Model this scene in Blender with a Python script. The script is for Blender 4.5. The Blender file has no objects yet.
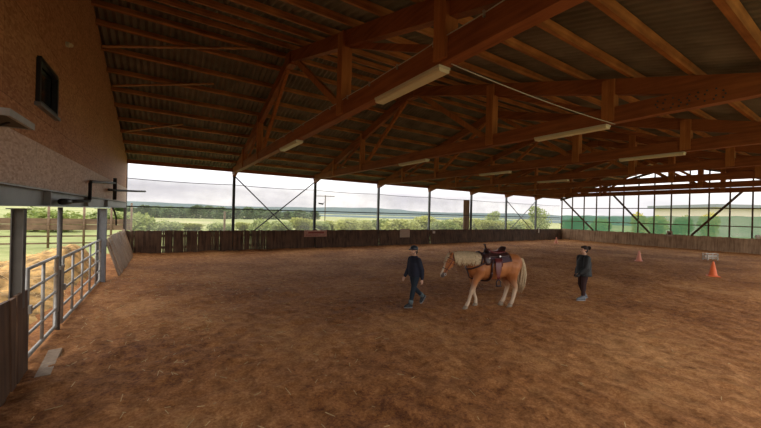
import bpy, bmesh, math, random
from mathutils import Vector, Matrix, noise
random.seed(7)
PI = math.pi
SC = bpy.context.scene
COL = SC.collection

# ------------------------------------------------------------------ camera, world, exposure
cam_d = bpy.data.cameras.new('camera'); cam = bpy.data.objects.new('camera', cam_d); COL.objects.link(cam)
cam_d.sensor_width = 36.0; cam_d.lens = 36.0 * 332.9 / 761.0; cam_d.clip_start = 0.05; cam_d.clip_end = 6000
AL = math.radians(57.17); ROLL = math.radians(1.49)
fwd = Vector((math.cos(AL), math.sin(AL), 0.0)); right0 = Vector((math.sin(AL), -math.cos(AL), 0.0)); up0 = Vector((0, 0, 1))
right = right0 * math.cos(ROLL) + up0 * math.sin(ROLL); up = up0 * math.cos(ROLL) - right0 * math.sin(ROLL)
m = Matrix((right, up, -fwd)).transposed().to_4x4(); m.translation = Vector((1.677, -20.834, 2.4))
cam.matrix_world = m
SC.camera = cam
SC.view_settings.view_transform = 'Standard'; SC.view_settings.look = 'None'
SC.view_settings.gamma = 1.0; SC.view_settings.use_curve_mapping = False
SC.view_settings.exposure = 1.18

world = bpy.data.worlds.new('overcast'); SC.world = world; world.use_nodes = True
wn = world.node_tree; wn.nodes.clear()
def wnode(t, **k):
    n = wn.nodes.new(t)
    for a, b in k.items(): setattr(n, a, b)
    return n
wo = wnode('ShaderNodeOutputWorld'); wb = wnode('ShaderNodeBackground'); wt = wnode('ShaderNodeTexCoord')
wmap = wnode('ShaderNodeMapping'); wmap.inputs['Scale'].default_value = (1.2, 1.2, 5.0)
wnz = wnode('ShaderNodeTexNoise'); wnz.inputs['Scale'].default_value = 2.2; wnz.inputs['Detail'].default_value = 7; wnz.inputs['Roughness'].default_value = 0.55
wr = wnode('ShaderNodeValToRGB')
wr.color_ramp.elements[0].position = 0.36; wr.color_ramp.elements[0].color = (0.64, 0.63, 0.66, 1)
wr.color_ramp.elements[1].position = 0.62; wr.color_ramp.elements[1].color = (1.0, 0.98, 0.94, 1)
wn.links.new(wt.outputs['Generated'], wmap.inputs['Vector']); wn.links.new(wmap.outputs['Vector'], wnz.inputs['Vector'])
wn.links.new(wnz.outputs['Fac'], wr.inputs['Fac']); wn.links.new(wr.outputs['Color'], wb.inputs['Color'])
wsep = wnode('ShaderNodeSeparateXYZ'); wel = wnode('ShaderNodeValToRGB'); wml = wnode('ShaderNodeMix', data_type='RGBA', blend_type='MULTIPLY'); wml.inputs[0].default_value = 1.0
ee = wel.color_ramp.elements      # an overcast sky: darker near the horizon, brightest high up
ee[0].position = 0.0; ee[0].color = (.40, .39, .395, 1); ee[1].position = 1.0; ee[1].color = (1, 1, 1, 1)
for p_, c_ in ((.055, (.40, .39, .395, 1)), (.085, (.60, .60, .60, 1)), (.30, (.86, .86, .85, 1))):
    k_ = ee.new(p_); k_.color = c_
wn.links.new(wt.outputs['Generated'], wsep.inputs[0]); wn.links.new(wsep.outputs['Z'], wel.inputs['Fac'])
wn.links.new(wr.outputs['Color'], wml.inputs[6]); wn.links.new(wel.outputs['Color'], wml.inputs[7]); wn.links.new(wml.outputs[2], wb.inputs['Color'])
wb.inputs['Strength'].default_value = 1.4
wn.links.new(wb.outputs['Background'], wo.inputs['Surface'])

# ------------------------------------------------------------------ materials
def _new(name):
    mt = bpy.data.materials.new(name); mt.use_nodes = True
    nt = mt.node_tree; b = nt.nodes['Principled BSDF']
    return mt, nt, b
def _n(nt, t, **k):
    n = nt.nodes.new(t)
    for a, v in k.items():
        if a in n.inputs: n.inputs[a].default_value = v
        else: setattr(n, a, v)
    return n
def plain(name, c, rough=0.7, metal=0.0, var=0.12, scale=6.0, bump=0.0, bscale=40.0, spec=0.3):
    mt, nt, b = _new(name)
    tc = _n(nt, 'ShaderNodeTexCoord'); nz = _n(nt, 'ShaderNodeTexNoise', Scale=scale, Detail=4.0)
    nt.links.new(tc.outputs['Object'], nz.inputs['Vector'])
    r = _n(nt, 'ShaderNodeValToRGB')
    r.color_ramp.elements[0].position = .3; r.color_ramp.elements[1].position = .7
    r.color_ramp.elements[0].color = tuple(x*(1-var) for x in c)+(1,); r.color_ramp.elements[1].color = tuple(min(1, x*(1+var)) for x in c)+(1,)
    nt.links.new(nz.outputs['Fac'], r.inputs['Fac']); nt.links.new(r.outputs['Color'], b.inputs['Base Color'])
    b.inputs['Roughness'].default_value = rough; b.inputs['Metallic'].default_value = metal
    b.inputs['Specular IOR Level'].default_value = spec
    if bump:
        n2 = _n(nt, 'ShaderNodeTexNoise', Scale=bscale, Detail=5.0); bp = _n(nt, 'ShaderNodeBump', Strength=bump, Distance=0.02)
        nt.links.new(tc.outputs['Object'], n2.inputs['Vector']); nt.links.new(n2.outputs['Fac'], bp.inputs['Height']); nt.links.new(bp.outputs['Normal'], b.inputs['Normal'])
    return mt
def wood(name, c1, c2, axis=0, scale=1.0, rough=0.65, blotch=0.35):
    """grain stretched along an axis, with wide light and dark blotches like sawn spruce"""
    mt, nt, b = _new(name)
    tc = _n(nt, 'ShaderNodeTexCoord'); mp = _n(nt, 'ShaderNodeMapping')
    s = [14.0*scale]*3; s[axis] = 0.9*scale; mp.inputs['Scale'].default_value = s
    nt.links.new(tc.outputs['Object'], mp.inputs['Vector'])
    nz = _n(nt, 'ShaderNodeTexNoise', Scale=1.0, Detail=5.0, Roughness=0.6); nt.links.new(mp.outputs['Vector'], nz.inputs['Vector'])
    n2 = _n(nt, 'ShaderNodeTexNoise', Scale=1.6, Detail=3.0); nt.links.new(tc.outputs['Object'], n2.inputs['Vector'])
    mx = _n(nt, 'ShaderNodeMix', data_type='FLOAT'); mx.inputs[0].default_value = blotch
    nt.links.new(nz.outputs['Fac'], mx.inputs[2]); nt.links.new(n2.outputs['Fac'], mx.inputs[3])
    r = _n(nt, 'ShaderNodeValToRGB'); r.color_ramp.elements[0].position = .36; r.color_ramp.elements[1].position = .64
    r.color_ramp.elements[0].color = c1+(1,); r.color_ramp.elements[1].color = c2+(1,)
    nt.links.new(mx.outputs[0], r.inputs['Fac']); nt.links.new(r.outputs['Color'], b.inputs['Base Color'])
    b.inputs['Roughness'].default_value = rough; b.inputs['Specular IOR Level'].default_value = 0.25
    bp = _n(nt, 'ShaderNodeBump', Strength=0.25, Distance=0.01); nt.links.new(nz.outputs['Fac'], bp.inputs['Height']); nt.links.new(bp.outputs['Normal'], b.inputs['Normal'])
    return mt

M = {}
M['beam'] = wood('spruce_beam', (.17, .050, .017), (.30, .10, .034), axis=1)
M['post_wood'] = wood('spruce_post', (.24, .08, .024), (.42, .165, .052), axis=2)
M['purlin'] = wood('spruce_purlin', (.18, .062, .018), (.46, .20, .062), axis=0, blotch=.5)
M['kick'] = wood('kick_board', (.040, .020, .011), (.15, .085, .05), axis=2, scale=.8)
M['kick_light'] = wood('brown_kick_board', (.20, .12, .07), (.50, .34, .21), axis=2, scale=.8)
M['kick_grey'] = wood('weathered_board', (.20, .13, .08), (.40, .29, .20), axis=2, scale=.8)
M['rail_brown'] = wood('dark_rail', (.05, .03, .02), (.12, .075, .045), axis=0)
M['paddock'] = wood('paddock_wood', (.11, .07, .045), (.25, .16, .10), axis=0)
M['galv'] = plain('galvanised_steel', (.34, .32, .29), rough=.45, metal=.5, var=.15, scale=9)
M['ibeam'] = plain('grey_painted_steel', (.24, .24, .235), rough=.5, metal=.3, var=.12, scale=2.5)
M['greybrown'] = plain('weathered_grey_steel', (.12, .11, .10), rough=.6, metal=.2, var=.25, scale=3)
M['steel_dark'] = plain('dark_steel', (.06, .062, .07), rough=.5, metal=.4)
M['steel_post'] = plain('post_steel', (.20, .21, .23), rough=.5, metal=.4)
M['pipe'] = plain('black_pipe', (.018, .015, .016), rough=.6)
M['lampcover'] = plain('lamp_cover', (.62, .56, .40), rough=.4, var=.04)
M['lampbody'] = plain('lamp_body', (.50, .47, .38), rough=.5, var=.04)
M['cable'] = plain('grey_cable', (.42, .40, .36), rough=.6)
M['blackplastic'] = plain('black_plastic', (.02, .02, .022), rough=.4)
M['window_glass'] = plain('window_pane', (.012, .014, .016), rough=.12, spec=.6, var=.02)
M['greyedge'] = plain('shelf_edge', (.36, .36, .35), rough=.6)
M['shelfwood'] = plain('shelf_brown', (.10, .085, .06), rough=.7)
M['orange'] = plain('cone_orange', (.80, .16, .045), rough=.5, var=.05)
M['palered'] = plain('cone_pale', (.78, .30, .20), rough=.5, var=.05)
M['white'] = plain('white_plastic', (.58, .52, .44), rough=.5, var=.06)
M['signwood'] = plain('sign_pink', (.42, .23, .18), rough=.7, var=.2, scale=12)
M['signpale'] = plain('sign_pale', (.42, .32, .25), rough=.7, var=.1, scale=12)
M['signred'] = plain('sign_red', (.26, .06, .05), rough=.7)
M['cream'] = plain('hall_wall', (.62, .56, .46), rough=.8, var=.04)
M['hallroof'] = plain('hall_roof', (.24, .26, .27), rough=.7)
M['bark'] = plain('bark', (.10, .075, .05), rough=.9)
# foliage
def leaf(name, c, c2):
    mt, nt, b = _new(name)
    g = _n(nt, 'ShaderNodeNewGeometry'); r = _n(nt, 'ShaderNodeValToRGB')
    r.color_ramp.elements[0].color = c+(1,); r.color_ramp.elements[1].color = c2+(1,)
    nt.links.new(g.outputs['Random Per Island'], r.inputs['Fac']); nt.links.new(r.outputs['Color'], b.inputs['Base Color'])
    b.inputs['Roughness'].default_value = .6; b.inputs['Subsurface Weight'].default_value = 0.0
    tr = _n(nt, 'ShaderNodeBsdfTranslucent'); nt.links.new(r.outputs['Color'], tr.inputs['Color'])
    mx = _n(nt, 'ShaderNodeMixShader'); mx.inputs[0].default_value = .35
    o = nt.nodes['Material Output']
    nt.links.new(b.outputs[0], mx.inputs[1]); nt.links.new(tr.outputs[0], mx.inputs[2]); nt.links.new(mx.outputs[0], o.inputs['Surface'])
    return mt
M['leaf_yellow'] = leaf('leaf_yellow_green', (.27, .30, .06), (.55, .55, .16))
M['leaf_green'] = leaf('leaf_green', (.17, .23, .055), (.42, .46, .14))
M['leaf_dark'] = leaf('leaf_dark', (.055, .10, .03), (.15, .22, .07))
M['leaf_gold'] = leaf('leaf_gold', (.34, .30, .05), (.62, .55, .14))

def sand_mat():
    mt, nt, b = _new('arena_sand')
    tc = _n(nt, 'ShaderNodeTexCoord')
    n1 = _n(nt, 'ShaderNodeTexNoise', Scale=.35, Detail=5.0, Roughness=.6)
    n2 = _n(nt, 'ShaderNodeTexNoise', Scale=5.5, Detail=8.0, Roughness=.72)
    n3 = _n(nt, 'ShaderNodeTexNoise', Scale=24.0, Detail=6.0, Roughness=.75)
    for n in (n1, n2, n3): nt.links.new(tc.outputs['Object'], n.inputs['Vector'])
    a = _n(nt, 'ShaderNodeMix', data_type='FLOAT'); a.inputs[0].default_value = .5
    nt.links.new(n1.outputs['Fac'], a.inputs[2]); nt.links.new(n2.outputs['Fac'], a.inputs[3])
    a2 = _n(nt, 'ShaderNodeMix', data_type='FLOAT'); a2.inputs[0].default_value = .35
    nt.links.new(a.outputs[0], a2.inputs[2]); nt.links.new(n3.outputs['Fac'], a2.inputs[3])
    r = _n(nt, 'ShaderNodeValToRGB'); e = r.color_ramp.elements
    e[0].position = .40; e[0].color = (.16, .052, .016, 1); e[1].position = .62; e[1].color = (.72, .37, .145, 1)
    k = e.new(.50); k.color = (.43, .175, .055, 1)
    nt.links.new(a2.outputs[0], r.inputs['Fac']); nt.links.new(r.outputs['Color'], b.inputs['Base Color'])
    b.inputs['Roughness'].default_value = .8; b.inputs['Specular IOR Level'].default_value = .2
    # hoof churned relief
    vo = _n(nt, 'ShaderNodeTexVoronoi', Scale=3.6); vo.feature = 'SMOOTH_F1'
    wp = _n(nt, 'ShaderNodeVectorMath'); wp.operation = 'ADD'
    wc = _n(nt, 'ShaderNodeVectorMath'); wc.operation = 'SCALE'; wc.inputs['Scale'].default_value = .35
    nt.links.new(n2.outputs['Color'], wc.inputs[0]); nt.links.new(tc.outputs['Object'], wp.inputs[0]); nt.links.new(wc.outputs[0], wp.inputs[1])
    nt.links.new(wp.outputs[0], vo.inputs['Vector'])
    b1 = _n(nt, 'ShaderNodeBump', Strength=.9, Distance=.06); b2 = _n(nt, 'ShaderNodeBump', Strength=1.0, Distance=.07); b3 = _n(nt, 'ShaderNodeBump', Strength=1.0, Distance=.035)
    nt.links.new(vo.outputs['Distance'], b1.inputs['Height']); nt.links.new(n2.outputs['Fac'], b2.inputs['Height']); nt.links.new(n3.outputs['Fac'], b3.inputs['Height'])
    nt.links.new(b1.outputs[0], b2.inputs['Normal']); nt.links.new(b2.outputs[0], b3.inputs['Normal']); nt.links.new(b3.outputs[0], b.inputs['Normal'])
    return mt
M['sand'] = sand_mat()

def osb_mat(name, c1, c2):
    mt, nt, b = _new(name)
    tc = _n(nt, 'ShaderNodeTexCoord'); mp = _n(nt, 'ShaderNodeMapping'); mp.inputs['Scale'].default_value = (10, 9, 22)
    nt.links.new(tc.outputs['Object'], mp.inputs['Vector'])
    v = _n(nt, 'ShaderNodeTexVoronoi', Scale=1.6); nt.links.new(mp.outputs[0], v.inputs['Vector'])
    bw = _n(nt, 'ShaderNodeRGBToBW'); nt.links.new(v.outputs['Color'], bw.inputs[0])
    nz = _n(nt, 'ShaderNodeTexNoise', Scale=.7, Detail=5.0, Roughness=.6); nt.links.new(tc.outputs['Object'], nz.inputs['Vector'])
    mx = _n(nt, 'ShaderNodeMix', data_type='FLOAT'); mx.inputs[0].default_value = .4
    nt.links.new(bw.outputs[0], mx.inputs[2]); nt.links.new(nz.outputs['Fac'], mx.inputs[3])
    r = _n(nt, 'ShaderNodeValToRGB'); e = r.color_ramp.elements
    e[0].position = .25; e[0].color = c1+(1,); e[1].position = .75; e[1].color = c2+(1,)
    nt.links.new(mx.outputs[0], r.inputs['Fac'])
    # board joints
    br = _n(nt, 'ShaderNodeTexBrick'); br.inputs['Scale'].default_value = 1.0
    br.inputs['Brick Width'].default_value = 2.5; br.inputs['Row Height'].default_value = 1.25; br.inputs['Mortar Size'].default_value = .006
    br.inputs['Color1'].default_value = (1, 1, 1, 1); br.inputs['Color2'].default_value = (.9, .9, .9, 1); br.inputs['Mortar'].default_value = (.55, .5, .45, 1)
    sp = _n(nt, 'ShaderNodeSeparateXYZ'); cb = _n(nt, 'ShaderNodeCombineXYZ'); nt.links.new(tc.outputs['Object'], sp.inputs[0])
    nt.links.new(sp.outputs['Y'], cb.inputs['X']); nt.links.new(sp.outputs['Z'], cb.inputs['Y']); nt.links.new(cb.outputs[0], br.inputs['Vector'])
    ml = _n(nt, 'ShaderNodeMix', data_type='RGBA'); ml.blend_type = 'MULTIPLY'; ml.inputs[0].default_value = 1.0
    nt.links.new(r.outputs['Color'], ml.inputs[6]); nt.links.new(br.outputs['Color'], ml.inputs[7])
    nt.links.new(ml.outputs[2], b.inputs['Base Color']); b.inputs['Roughness'].default_value = .7; b.inputs['Specular IOR Level'].default_value = .25
    return mt
M['osb'] = osb_mat('osb_board', (.36, .145, .062), (.60, .30, .155))
M['osb_pale'] = osb_mat('pale_osb_board', (.55, .36, .27), (.80, .62, .52))

def sheet_mat():
    mt, nt, b = _new('corrugated_sheet')
    tc = _n(nt, 'ShaderNodeTexCoord'); nz = _n(nt, 'ShaderNodeTexNoise', Scale=1.3, Detail=5.0); nt.links.new(tc.outputs['Object'], nz.inputs['Vector'])
    r = _n(nt, 'ShaderNodeValToRGB'); e = r.color_ramp.elements
    e[0].position = .3; e[0].color = (.10, .085, .065, 1); e[1].position = .7; e[1].color = (.21, .18, .14, 1)
    nt.links.new(nz.outputs['Fac'], r.inputs['Fac']); nt.links.new(r.outputs['Color'], b.inputs['Base Color']); b.inputs['Roughness'].default_value = .9
    return mt
M['sheet'] = sheet_mat()

def field_mat():
    mt, nt, b = _new('meadow')
    tc = _n(nt, 'ShaderNodeTexCoord')
    n1 = _n(nt, 'ShaderNodeTexNoise', Scale=.02, Detail=6.0, Roughness=.6); n2 = _n(nt, 'ShaderNodeTexNoise', Scale=1.2, Detail=6.0)
    nt.links.new(tc.outputs['Object'], n1.inputs['Vector']); nt.links.new(tc.outputs['Object'], n2.inputs['Vector'])
    mx = _n(nt, 'ShaderNodeMix', data_type='FLOAT'); mx.inputs[0].default_value = .3
    nt.links.new(n1.outputs['Fac'], mx.inputs[2]); nt.links.new(n2.outputs['Fac'], mx.inputs[3])
    r = _n(nt, 'ShaderNodeValToRGB'); e = r.color_ramp.elements
    e[0].position = .40; e[0].color = (.19, .22, .06, 1); e[1].position = .58; e[1].color = (.44, .40, .20, 1)
    k = e.new(.5); k.color = (.30, .32, .11, 1)
    nt.links.new(mx.outputs[0], r.inputs['Fac']); nt.links.new(r.outputs['Color'], b.inputs['Base Color']); b.inputs['Roughness'].default_value = 1
    return mt
M['field'] = field_mat()
M['hills'] = plain('wooded_hills', (.16, .21, .22), rough=1, var=.15, scale=.006)  # blue-grey of distance haze put into the forest colour
M['straw'] = plain('straw', (.50, .31, .11), rough=.8, var=.75, scale=2.6, bump=1.0, bscale=16)
M['strawbit'] = plain('straw_stalk', (.62, .45, .22), rough=.7, var=.2)

def net_mat(name, c, alpha):
    mt, nt, b = _new(name)
    b.inputs['Base Color'].default_value = c+(1,); b.inputs['Roughness'].default_value = .8
    tl = _n(nt, 'ShaderNodeBsdfTranslucent'); tl.inputs['Color'].default_value = c+(1,)
    m1 = _n(nt, 'ShaderNodeMixShader'); m1.inputs[0].default_value = .55
    tp = _n(nt, 'ShaderNodeBsdfTransparent'); m2 = _n(nt, 'ShaderNodeMixShader')
    tc = _n(nt, 'ShaderNodeTexCoord'); nz = _n(nt, 'ShaderNodeTexNoise', Scale=.9, Detail=4.0); nt.links.new(tc.outputs['Object'], nz.inputs['Vector'])
    mr = _n(nt, 'ShaderNodeMapRange'); mr.inputs['From Min'].default_value = .3; mr.inputs['From Max'].default_value = .7
    mr.inputs['To Min'].default_value = alpha-.08; mr.inputs['To Max'].default_value = alpha+.08
    nt.links.new(nz.outputs['Fac'], mr.inputs['Value']); nt.links.new(mr.outputs[0], m2.inputs[0])
    nt.links.new(b.outputs[0], m1.inputs[1]); nt.links.new(tl.outputs[0], m1.inputs[2])
    nt.links.new(tp.outputs[0], m2.inputs[1]); nt.links.new(m1.outputs[0], m2.inputs[2]); nt.links.new(m2.outputs[0], nt.nodes['Material Output'].inputs['Surface'])
    return mt
M['net_grey'] = net_mat('clear_wind_net', (.50, .50, .50), .2)
M['net_green'] = net_mat('green_wind_net', (.10, .27, .16), .72)

# ------------------------------------------------------------------ mesh building
class MB:
    def __init__(s): s.v = []; s.f = []; s.mi = []
    def add(s, vs, fs, mi=0):
        o = len(s.v); s.v += [Vector(v) for v in vs]; s.f += [tuple(i+o for i in f) for f in fs]; s.mi += [mi]*len(fs); return s
    def box(s, lo, hi, mi=0):
        x0, y0, z0 = lo; x1, y1, z1 = hi
        return s.add([(x0,y0,z0),(x1,y0,z0),(x1,y1,z0),(x0,y1,z0),(x0,y0,z1),(x1,y0,z1),(x1,y1,z1),(x0,y1,z1)],
                     [(0,3,2,1),(4,5,6,7),(0,1,5,4),(1,2,6,5),(2,3,7,6),(3,0,4,7)], mi)
    def bar(s, p, q, w, h, upv=(0,0,1), mi=0):
        """w across, h along the up direction"""
        p = Vector(p); q = Vector(q); d = (q-p).normalized(); sd = d.cross(Vector(upv))
        if sd.length < 1e-5: sd = d.cross(Vector((1,0,0)))
        sd.normalize(); u = sd.cross(d).normalized(); vs = []
        for c in (p, q):
            for a, b in ((-1,-1),(1,-1),(1,1),(-1,1)): vs.append(c + sd*a*w/2 + u*b*h/2)
        return s.add(vs, [(0,3,2,1),(4,5,6,7),(0,1,5,4),(1,2,6,5),(2,3,7,6),(3,0,4,7)], mi)
    def tube(s, pts, r, n=8, mi=0, cap=True):
        pts = [Vector(p) for p in pts]; k = len(pts); rs = r if isinstance(r, (list, tuple)) else [r]*k
        o = len(s.v); pr = None
        for i, p in enumerate(pts):
            d = (pts[min(i+1,k-1)] - pts[max(i-1,0)]).normalized()
            if pr is None:
                a = d.cross(Vector((0,0,1)))
                if a.length < .1: a = d.cross(Vector((0,1,0)))
            else: a = pr - d*pr.dot(d)
            a.normalize(); pr = a; b = d.cross(a)
            for j in range(n):
                t = 2*PI*j/n; s.v.append(p + (a*math.cos(t)+b*math.sin(t))*rs[i])
        for i in range(k-1):
            for j in range(n):
                s.f.append((o+i*n+j, o+i*n+(j+1)%n, o+(i+1)*n+(j+1)%n, o+(i+1)*n+j)); s.mi.append(mi)
        if cap:
            s.f.append(tuple(o+j for j in reversed(range(n)))); s.mi.append(mi)
            s.f.append(tuple(o+(k-1)*n+j for j in range(n))); s.mi.append(mi)
        return s
    def loft(s, st, n=16, mi=0):
        """st: list of (centre, axis a (half width vector), axis b (half height vector)); elliptical rings with caps"""
        o = len(s.v); k = len(st)
        for c, a, b in st:
            c = Vector(c); a = Vector(a); b = Vector(b)
            for j in range(n):
                t = 2*PI*j/n; s.v.append(c + a*math.cos(t) + b*math.sin(t))
        for i in range(k-1):
            for j in range(n):
                s.f.append((o+i*n+j, o+i*n+(j+1)%n, o+(i+1)*n+(j+1)%n, o+(i+1)*n+j)); s.mi.append(mi)
        s.f.append(tuple(o+j for j in reversed(range(n)))); s.mi.append(mi); s.f.append(tuple(o+(k-1)*n+j for j in range(n))); s.mi.append(mi)
        return s
    def ball(s, c, r, n=12, mi=0):
        c = Vector(c); r = Vector(r) if isinstance(r, (tuple, list, Vector)) else Vector((r,r,r)); st = []
        k = max(5, n//2)
        for i in range(k+1):
            t = PI*i/k; q = max(math.sin(t), .02)
            st.append((c + Vector((0,0,-math.cos(t)*r.z)), (q*r.x,0,0), (0,q*r.y,0)))
        return s.loft(st, n, mi)
    def mesh(s, name, smooth=False):
        me = bpy.data.meshes.new(name); me.from_pydata([tuple(v) for v in s.v], [], s.f)
        if any(s.mi):
            me.polygons.foreach_set('material_index', s.mi)
        if smooth: me.polygons.foreach_set('use_smooth', [True]*len(me.polygons))
        me.update(); return me

def link(o, parent=None):
    COL.objects.link(o)
    if parent is not None: o.parent = parent
    return o
def obj(name, mb, mats, parent=None, loc=None, smooth=False, local=False):
    """one mesh object; coordinates given in world metres unless local"""
    if parent is not None and not local:
        off = Vector(parent.location)
        if parent.parent is not None: off = off + Vector(parent.parent.location)
        mb.v = [v-off for v in mb.v]
    elif loc is not None and not local:
        off = Vector(loc); mb.v = [v-off for v in mb.v]
    me = mb.mesh(name, smooth)
    for mt in (mats if isinstance(mats, (list, tuple)) else [mats]): me.materials.append(mt)
    o = bpy.data.objects.new(name, me); link(o, parent)
    if loc is not None: o.location = loc
    return o
def tag(o, label=None, cat=None, group=None, kind=None):
    if label: o['label'] = label
    if cat: o['category'] = cat
    if group: o['group'] = group
    if kind: o['kind'] = kind
    return o
def thing(name, label, cat, loc=(0,0,0), rotz=0.0, group=None):
    o = bpy.data.objects.new(name, None); COL.objects.link(o); o.location = loc; o.rotation_euler = (0,0,rotz); o.empty_display_size = .2
    return tag(o, label, cat, group)
def struct(name, mb, mats, smooth=False):
    o = obj(name, mb, mats, smooth=smooth); o['kind'] = 'structure'; return o
def copy_thing(src, loc, label, rotz=None, scale=None, group=None, name=None):
    r = src.copy(); COL.objects.link(r); r.location = loc; r['label'] = label
    if rotz is not None: r.rotation_euler = (0,0,rotz)
    if scale is not None: r.scale = scale
    if group: r['group'] = group
    for ch in list(src.children):
        c = ch.copy(); COL.objects.link(c); c.parent = r
        for g in list(ch.children):
            d = g.copy(); COL.objects.link(d); d.parent = c
    return r
def P(u, v, z): return Vector((u, -v, z))
ORD = ['first', 'second', 'third', 'fourth', 'fifth', 'sixth', 'seventh', 'eighth', 'ninth', 'tenth', 'eleventh']

# ------------------------------------------------------------------ the building's measures
B = 4.9684; LEN = 8*B; RV = 10.2; WID = 20.6; EAVE = 4.87; SL = .28
def R(v): return EAVE + SL*(RV-abs(v-RV))         # height of the sheet above v

# ------------------------------------------------------------------ ground
def terrain(x, y):
    d = max(0.0, y-3, -x-12, x-LEN-3)
    z = -.12 - .011*min(d, 260)
    if x < -8: z += min(2.2, (-x-8)*.035)
    z += .5*noise.noise(Vector((x*.02, y*.02, 3)))*min(1, d/40)
    return z
def grid_axis(a, b, core0, core1, fine, far):
    xs = []; x = core0
    while x < core1: xs.append(x); x += fine
    xs.append(core1); s = fine; x = core1
    while x < b: s *= 1.25; x += min(s, far); xs.append(min(x, b))
    s = fine; x = core0
    while x > a: s *= 1.25; x -= min(s, far); xs.insert(0, max(x, a))
    return xs
g = MB(); xs = grid_axis(-900, 1600, -15, 90, 4, 60); ys = grid_axis(-700, 1500, -40, 70, 4, 60)
vs = [(x, y, terrain(x, y)) for x in xs for y in ys]; ny = len(ys)
g.add(vs, [(i*ny+j, (i+1)*ny+j, (i+1)*ny+j+1, i*ny+j+1) for i in range(len(xs)-1) for j in range(ny-1)])
ground = struct('grass_ground', g, M['field'], smooth=True)

def sand_z(x, y):
    z = .040*noise.noise(Vector((x*.9, y*.9, 0))) + .025*noise.noise(Vector((x*2.3, y*2.3, 5))) + .034*noise.noise(Vector((x*5.0, y*5.0, 9)))
    v = -y; e = min(v, LEN-x)
    if e < 1.6: z += .10*((1.6-max(e, 0))/1.6)**2
    if x < 1.0: z += .05*(1-max(x, 0))
    return z
s = MB(); nx = 420; nyy = 300; x0, x1, y0, y1 = -.75, LEN+.0, -24.0, 0.0
s.add([(x0+(x1-x0)*(i/nx)**1.35, y0+(y1-y0)*j/nyy, 0) for i in range(nx+1) for j in range(nyy+1)],
      [(i*(nyy+1)+j, (i+1)*(nyy+1)+j, (i+1)*(nyy+1)+j+1, i*(nyy+1)+j+1) for i in range(nx) for j in range(nyy)])
for v in s.v: v.z = sand_z(v.x, v.y)
struct('floor', s, M['sand'], smooth=True)

def hill(name, pts, dist_thick):
    h = MB(); n = len(pts)
    for (x, y, z) in pts: h.v += [Vector((x, y, -8)), Vector((x, y, z)), Vector((x*1.15, y*1.15, z*.8)), Vector((x*1.3, y*1.3, -8))]
    for i in range(n-1):
        for k in range(3): h.f.append((i*4+k, (i+1)*4+k, (i+1)*4+k+1, i*4+k+1)); h.mi.append(0)
    return struct(name, h, M['hills'], smooth=True)
pts = []
for i in range(90):
    a = math.radians(-25 + i*1.7); r = 1150
    z = 15 + 9*noise.noise(Vector((i*.09, 2, 0))) + 2.5*noise.noise(Vector((i*.5, 7, 0))) + (4 if i > 45 else 0)
    pts.append((r*math.cos(a), r*math.sin(a), z))
hill('hills', pts, 0)
pts = []
for i in range(60):
    a = math.radians(-20 + i*1.6); r = 430
    z = -.9 + 1.6*noise.noise(Vector((i*.16, 5, 0))) + .7*noise.noise(Vector((i*.9, 3, 0))) - max(0, (i-54)*.8)
    pts.append((r*math.cos(a), r*math.sin(a), z))
hill('hills', pts, 0)

# ------------------------------------------------------------------ roof sheet
s = MB(); pitch = .177; uu = -.35
cols = []; k = 0
while uu < LEN+.45:
    cols.append((uu, .040*math.cos(2*PI*k/6))); uu += pitch/6; k += 1
rows = [-.42, RV, WID+.35]
for (u, dz) in cols:
    for v in rows: s.v.append(P(u, v, R(v)+dz+.01))
    for v in rows: s.v.append(P(u, v, R(v)+dz+.025))
for i in range(len(cols)-1):
    a = i*6; b = a+6
    for r0 in (0, 1): s.f.append((a+r0, a+r0+1, b+r0+1, b+r0)); s.f.append((a+3+r0, b+3+r0, b+4+r0, a+4+r0)); s.mi += [0, 0]
struct('ceiling', s, M['sheet'], smooth=False)
s = MB()
s.bar(P(-.4, -.03, R(-.03)-.15), P(LEN+.4, -.03, R(-.03)-.15), .10, .20)
struct('trim_1', s, M['beam'])

# ------------------------------------------------------------------ purlins
vs_far = [1.03+1.02*i for i in range(9)] + [9.85]; vs_near = [10.55, 11.5, 12.5, 13.5, 14.6, 15.7, 16.75, 17.75, 18.73, 19.74]
for side, lst in (('far', vs_far), ('near', vs_near)):
    for i, v in enumerate(lst):
        s = MB(); tilt = (0, (-SL if v > RV else SL)*-1, 1)
        c = R(v) - .105
        nrm = Vector((0, SL if v < RV else -SL, 1)).normalized()
        x = -.0
        for b in range(8):
            s.bar(P(b*B+.0, v, c), P((b+1)*B, v, c), .095, .135, upv=nrm)
        if side == 'far': lab = 'long timber purlin under the far roof slope, %s up from the netted eave' % ORD[i]
        else: lab = 'long timber purlin under the near roof slope, %s down from the ridge' % ORD[i]
        o = obj('roof_purlin', s, M['purlin'], loc=P(LEN/2, v, c)); tag(o, lab, 'beam', 'roof purlins')

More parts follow.
